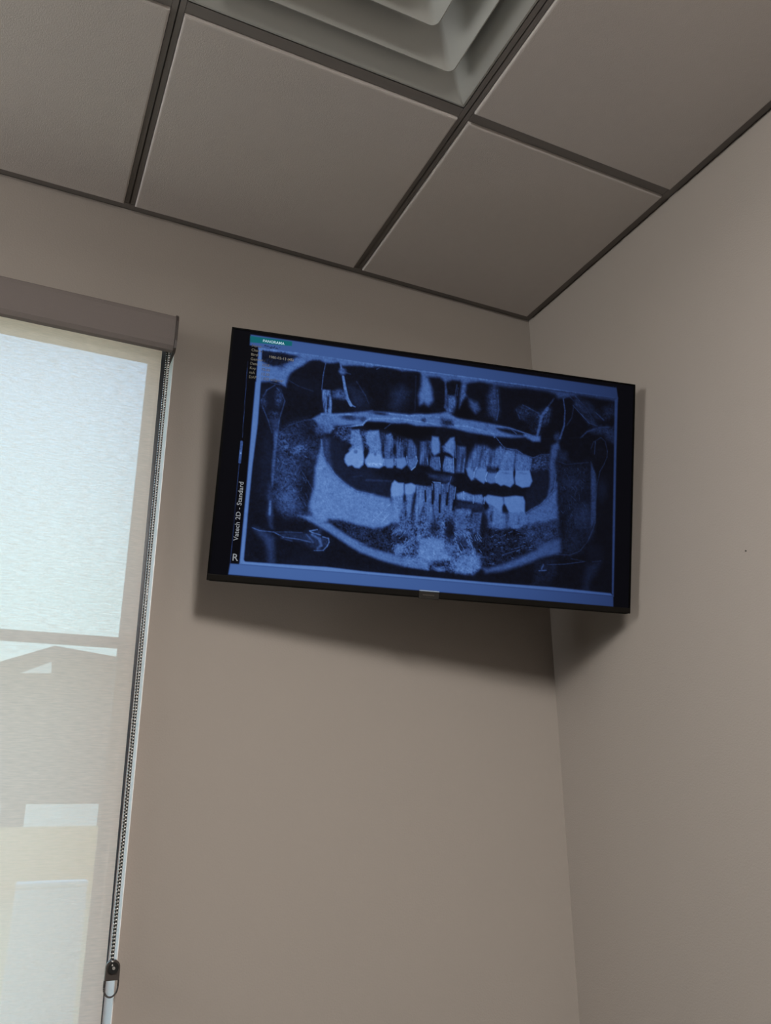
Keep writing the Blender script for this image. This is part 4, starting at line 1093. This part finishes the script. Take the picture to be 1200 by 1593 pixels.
# writing on the screen
def text(name, s, size, cx, cy, m, rot=0.0, align='LEFT', squash=1.0, bold=0.0):
    cu = bpy.data.curves.new(name, 'FONT'); cu.body = s; cu.size = size*CU; cu.align_x = align; cu.offset = bold*CU
    cu.space_character = 1.03; cu.resolution_u = 3
    o = bpy.data.objects.new(name, cu); COL.objects.link(o)
    bpy.context.view_layer.update()
    me = bpy.data.meshes.new_from_object(o.evaluated_get(bpy.context.evaluated_depsgraph_get()))
    bpy.data.objects.remove(o); bpy.data.curves.remove(cu)
    me.name = name; me.materials.clear()
    t = link(name, me, m, screen)
    t.matrix_local = Matrix.Translation(((cx-320)*CU, .0004, hh-cy*CU)) @ Matrix.Rotation(rot, 4, 'Y') @ Matrix.Rotation(math.pi/2, 4, 'X') @ Matrix.Diagonal((squash, 1, 1, 1))
    return t
E_side = emit('grey caption light', srgb(132, 136, 142), 1); E_head = emit('pale heading light', srgb(150, 190, 205), 1); E_info = emit('olive writing', srgb(70, 66, 52), 1)
E_val = emit('dark writing', srgb(24, 24, 26), 1)
text('caption', 'Vatech 2D - Standard', 9.3, 37.6, 308.5, E_side, -math.pi/2, bold=.10)
text('side_letter', 'R', 14, 31.6, 336.6, E_side, bold=.12)
text('heading', 'PANORAMA', 5.6, 45.6, 16.2, E_head, bold=.08)
rows_ = ['Name :', 'Chart :', 'Birth :', 'Gender :', 'Date :', 'Kvp', 'mA', 'DAP :']
vals_ = ['', '', '1980-02-13 (45)', '', '2025-', '73.00', '12.00', '1.020 mGycm²']
for k in range(8):
    y = 25.4 + 6.75*k
    text('data_line', rows_[k], 5.6, 30.5, y, E_val if k == 0 else E_info, bold=.05)
    if vals_[k]: text('data_value', vals_[k], 5.4, 47.5 if k != 2 else 56, y, E_info if k == 2 else E_val, bold=.06)

# ------------------------------------------------------------------ outdoors, seen through the shade
GZ = -.25
struct(boxobj('ground', -60, 60, -60, 90, GZ-.2, GZ, M_stone))
bld = empty('building', (0, 14, GZ), 'grey gabled building with tan base across the pavement outside', 'building')
def bz_(bm): bmesh.ops.translate(bm, verts=bm.verts, vec=(0, -14, -GZ)); return bm
pk = (-.5, CEIL+1.238); le = (-6, pk[1]-.40*5.5); re_ = (9, pk[1]-.117*9.5)
bm = bmesh.new(); prism(bm, [le, (le[0], CEIL-1.42), (re_[0], CEIL-1.42), re_, pk], 'y', 14, 24); obj('gable_wall', bz_(bm), M_bgrey, bld)
bm = bmesh.new(); box(bm, le[0]-.1, re_[0]+.1, 13.9, 24.1, GZ, CEIL-1.80); obj('base_wall', bz_(bm), M_tan, bld)['label'] = 'tan masonry base'
bm = bmesh.new(); box(bm, le[0], re_[0], 14.05, 24, CEIL-1.80, CEIL-1.42); obj('band', bz_(bm), M_bgrey, bld)
for x0, x1 in ((-.62, .55), (-2.6, -1.0), (-4.8, -3.2)):
    bm = bmesh.new(); box(bm, x0, x1, 14.0, 14.06, CEIL-1.80, CEIL-1.44); obj('window', bz_(bm), M_bwhite, bld)
bm = bmesh.new(); prism(bm, [(-.518, CEIL+.949), (-.493, CEIL+.745), (-1.0, CEIL+.721)], 'y', 13.96, 14.02); obj('gable_panel', bz_(bm), M_bwhite, bld)['label'] = 'pale triangular gable panel'
bm = bmesh.new()
prism(bm, [(pk[0], pk[1]-.14), pk, (le[0]-.5, le[1]-.2), (le[0]-.5, le[1]-.34)], 'y', 13.96, 24.3)
prism(bm, [(pk[0], pk[1]-.14), (re_[0]+.5, re_[1]-.20), (re_[0]+.5, re_[1]-.06), pk], 'y', 13.96, 24.3)
obj('roof', bz_(bm), M_bgrey, bld)
cab = empty('white_box', (-.925, 3.15, GZ), 'white box cabinet standing outside low behind the shade', 'form')  # plain white box for an unidentified pale rectangle outside
boxobj('body', -.17, .17, -.05, .05, 0, 1.045, M_bwhite, cab, .006)
boxobj('lid', -.172, .172, -.052, .052, 1.045, 1.075, M_bwhite, cab, .01)

# ------------------------------------------------------------------ sky
w = bpy.data.worlds.new('sky'); sc.world = w; w.use_nodes = True
nt = w.node_tree; bg = nt.nodes['Background']
tc = nt.nodes.new('ShaderNodeTexCoord'); sx = nt.nodes.new('ShaderNodeSeparateXYZ'); rp = nt.nodes.new('ShaderNodeValToRGB')
nt.links.new(tc.outputs['Generated'], sx.inputs[0]); nt.links.new(sx.outputs['Z'], rp.inputs[0]); nt.links.new(rp.outputs[0], bg.inputs['Color'])
el = rp.color_ramp.elements
el[0].position = 0; el[0].color = (.64, .88, .96, 1); el[1].position = 1; el[1].color = (.30, .55, .85, 1)
e = el.new(.22); e.color = (.57, .87, .98, 1)
e = el.new(.47); e.color = (.42, .68, 1.02, 1)
bg.inputs['Strength'].default_value = 2.5

# ------------------------------------------------------------------ camera
CR_ = [[0.9054707, -0.4243911, -0.0038652], [0.1377529, 0.3024961, -0.9431438], [0.401431, 0.8534567, 0.3323625]]
cam = bpy.data.cameras.new('camera'); co_ = bpy.data.objects.new('camera', cam); COL.objects.link(co_)
r, d, f = [Vector(v) for v in CR_]
mw = Matrix((( r.x, -d.x, -f.x, 0), (r.y, -d.y, -f.y, 0), (r.z, -d.z, -f.z, 0), (0, 0, 0, 1)))
mw.translation = Vector((-1.31904, -1.76555, -1.38031)) + Vector((0, 0, CEIL))
co_.matrix_world = mw
cam.sensor_fit = 'HORIZONTAL'; cam.sensor_width = 36; cam.lens = 36*1266.52/1200; cam.clip_start = .02
sc.camera = co_

vs = sc.view_settings
vs.view_transform = 'Standard'; vs.look = 'None'; vs.gamma = 1; vs.use_curve_mapping = False; vs.exposure = 0
sc.cycles.use_denoising = True
sc.cycles.max_bounces = 12; sc.cycles.diffuse_bounces = 8; sc.cycles.transparent_max_bounces = 16
sc.cycles.caustics_reflective = False; sc.cycles.caustics_refractive = False
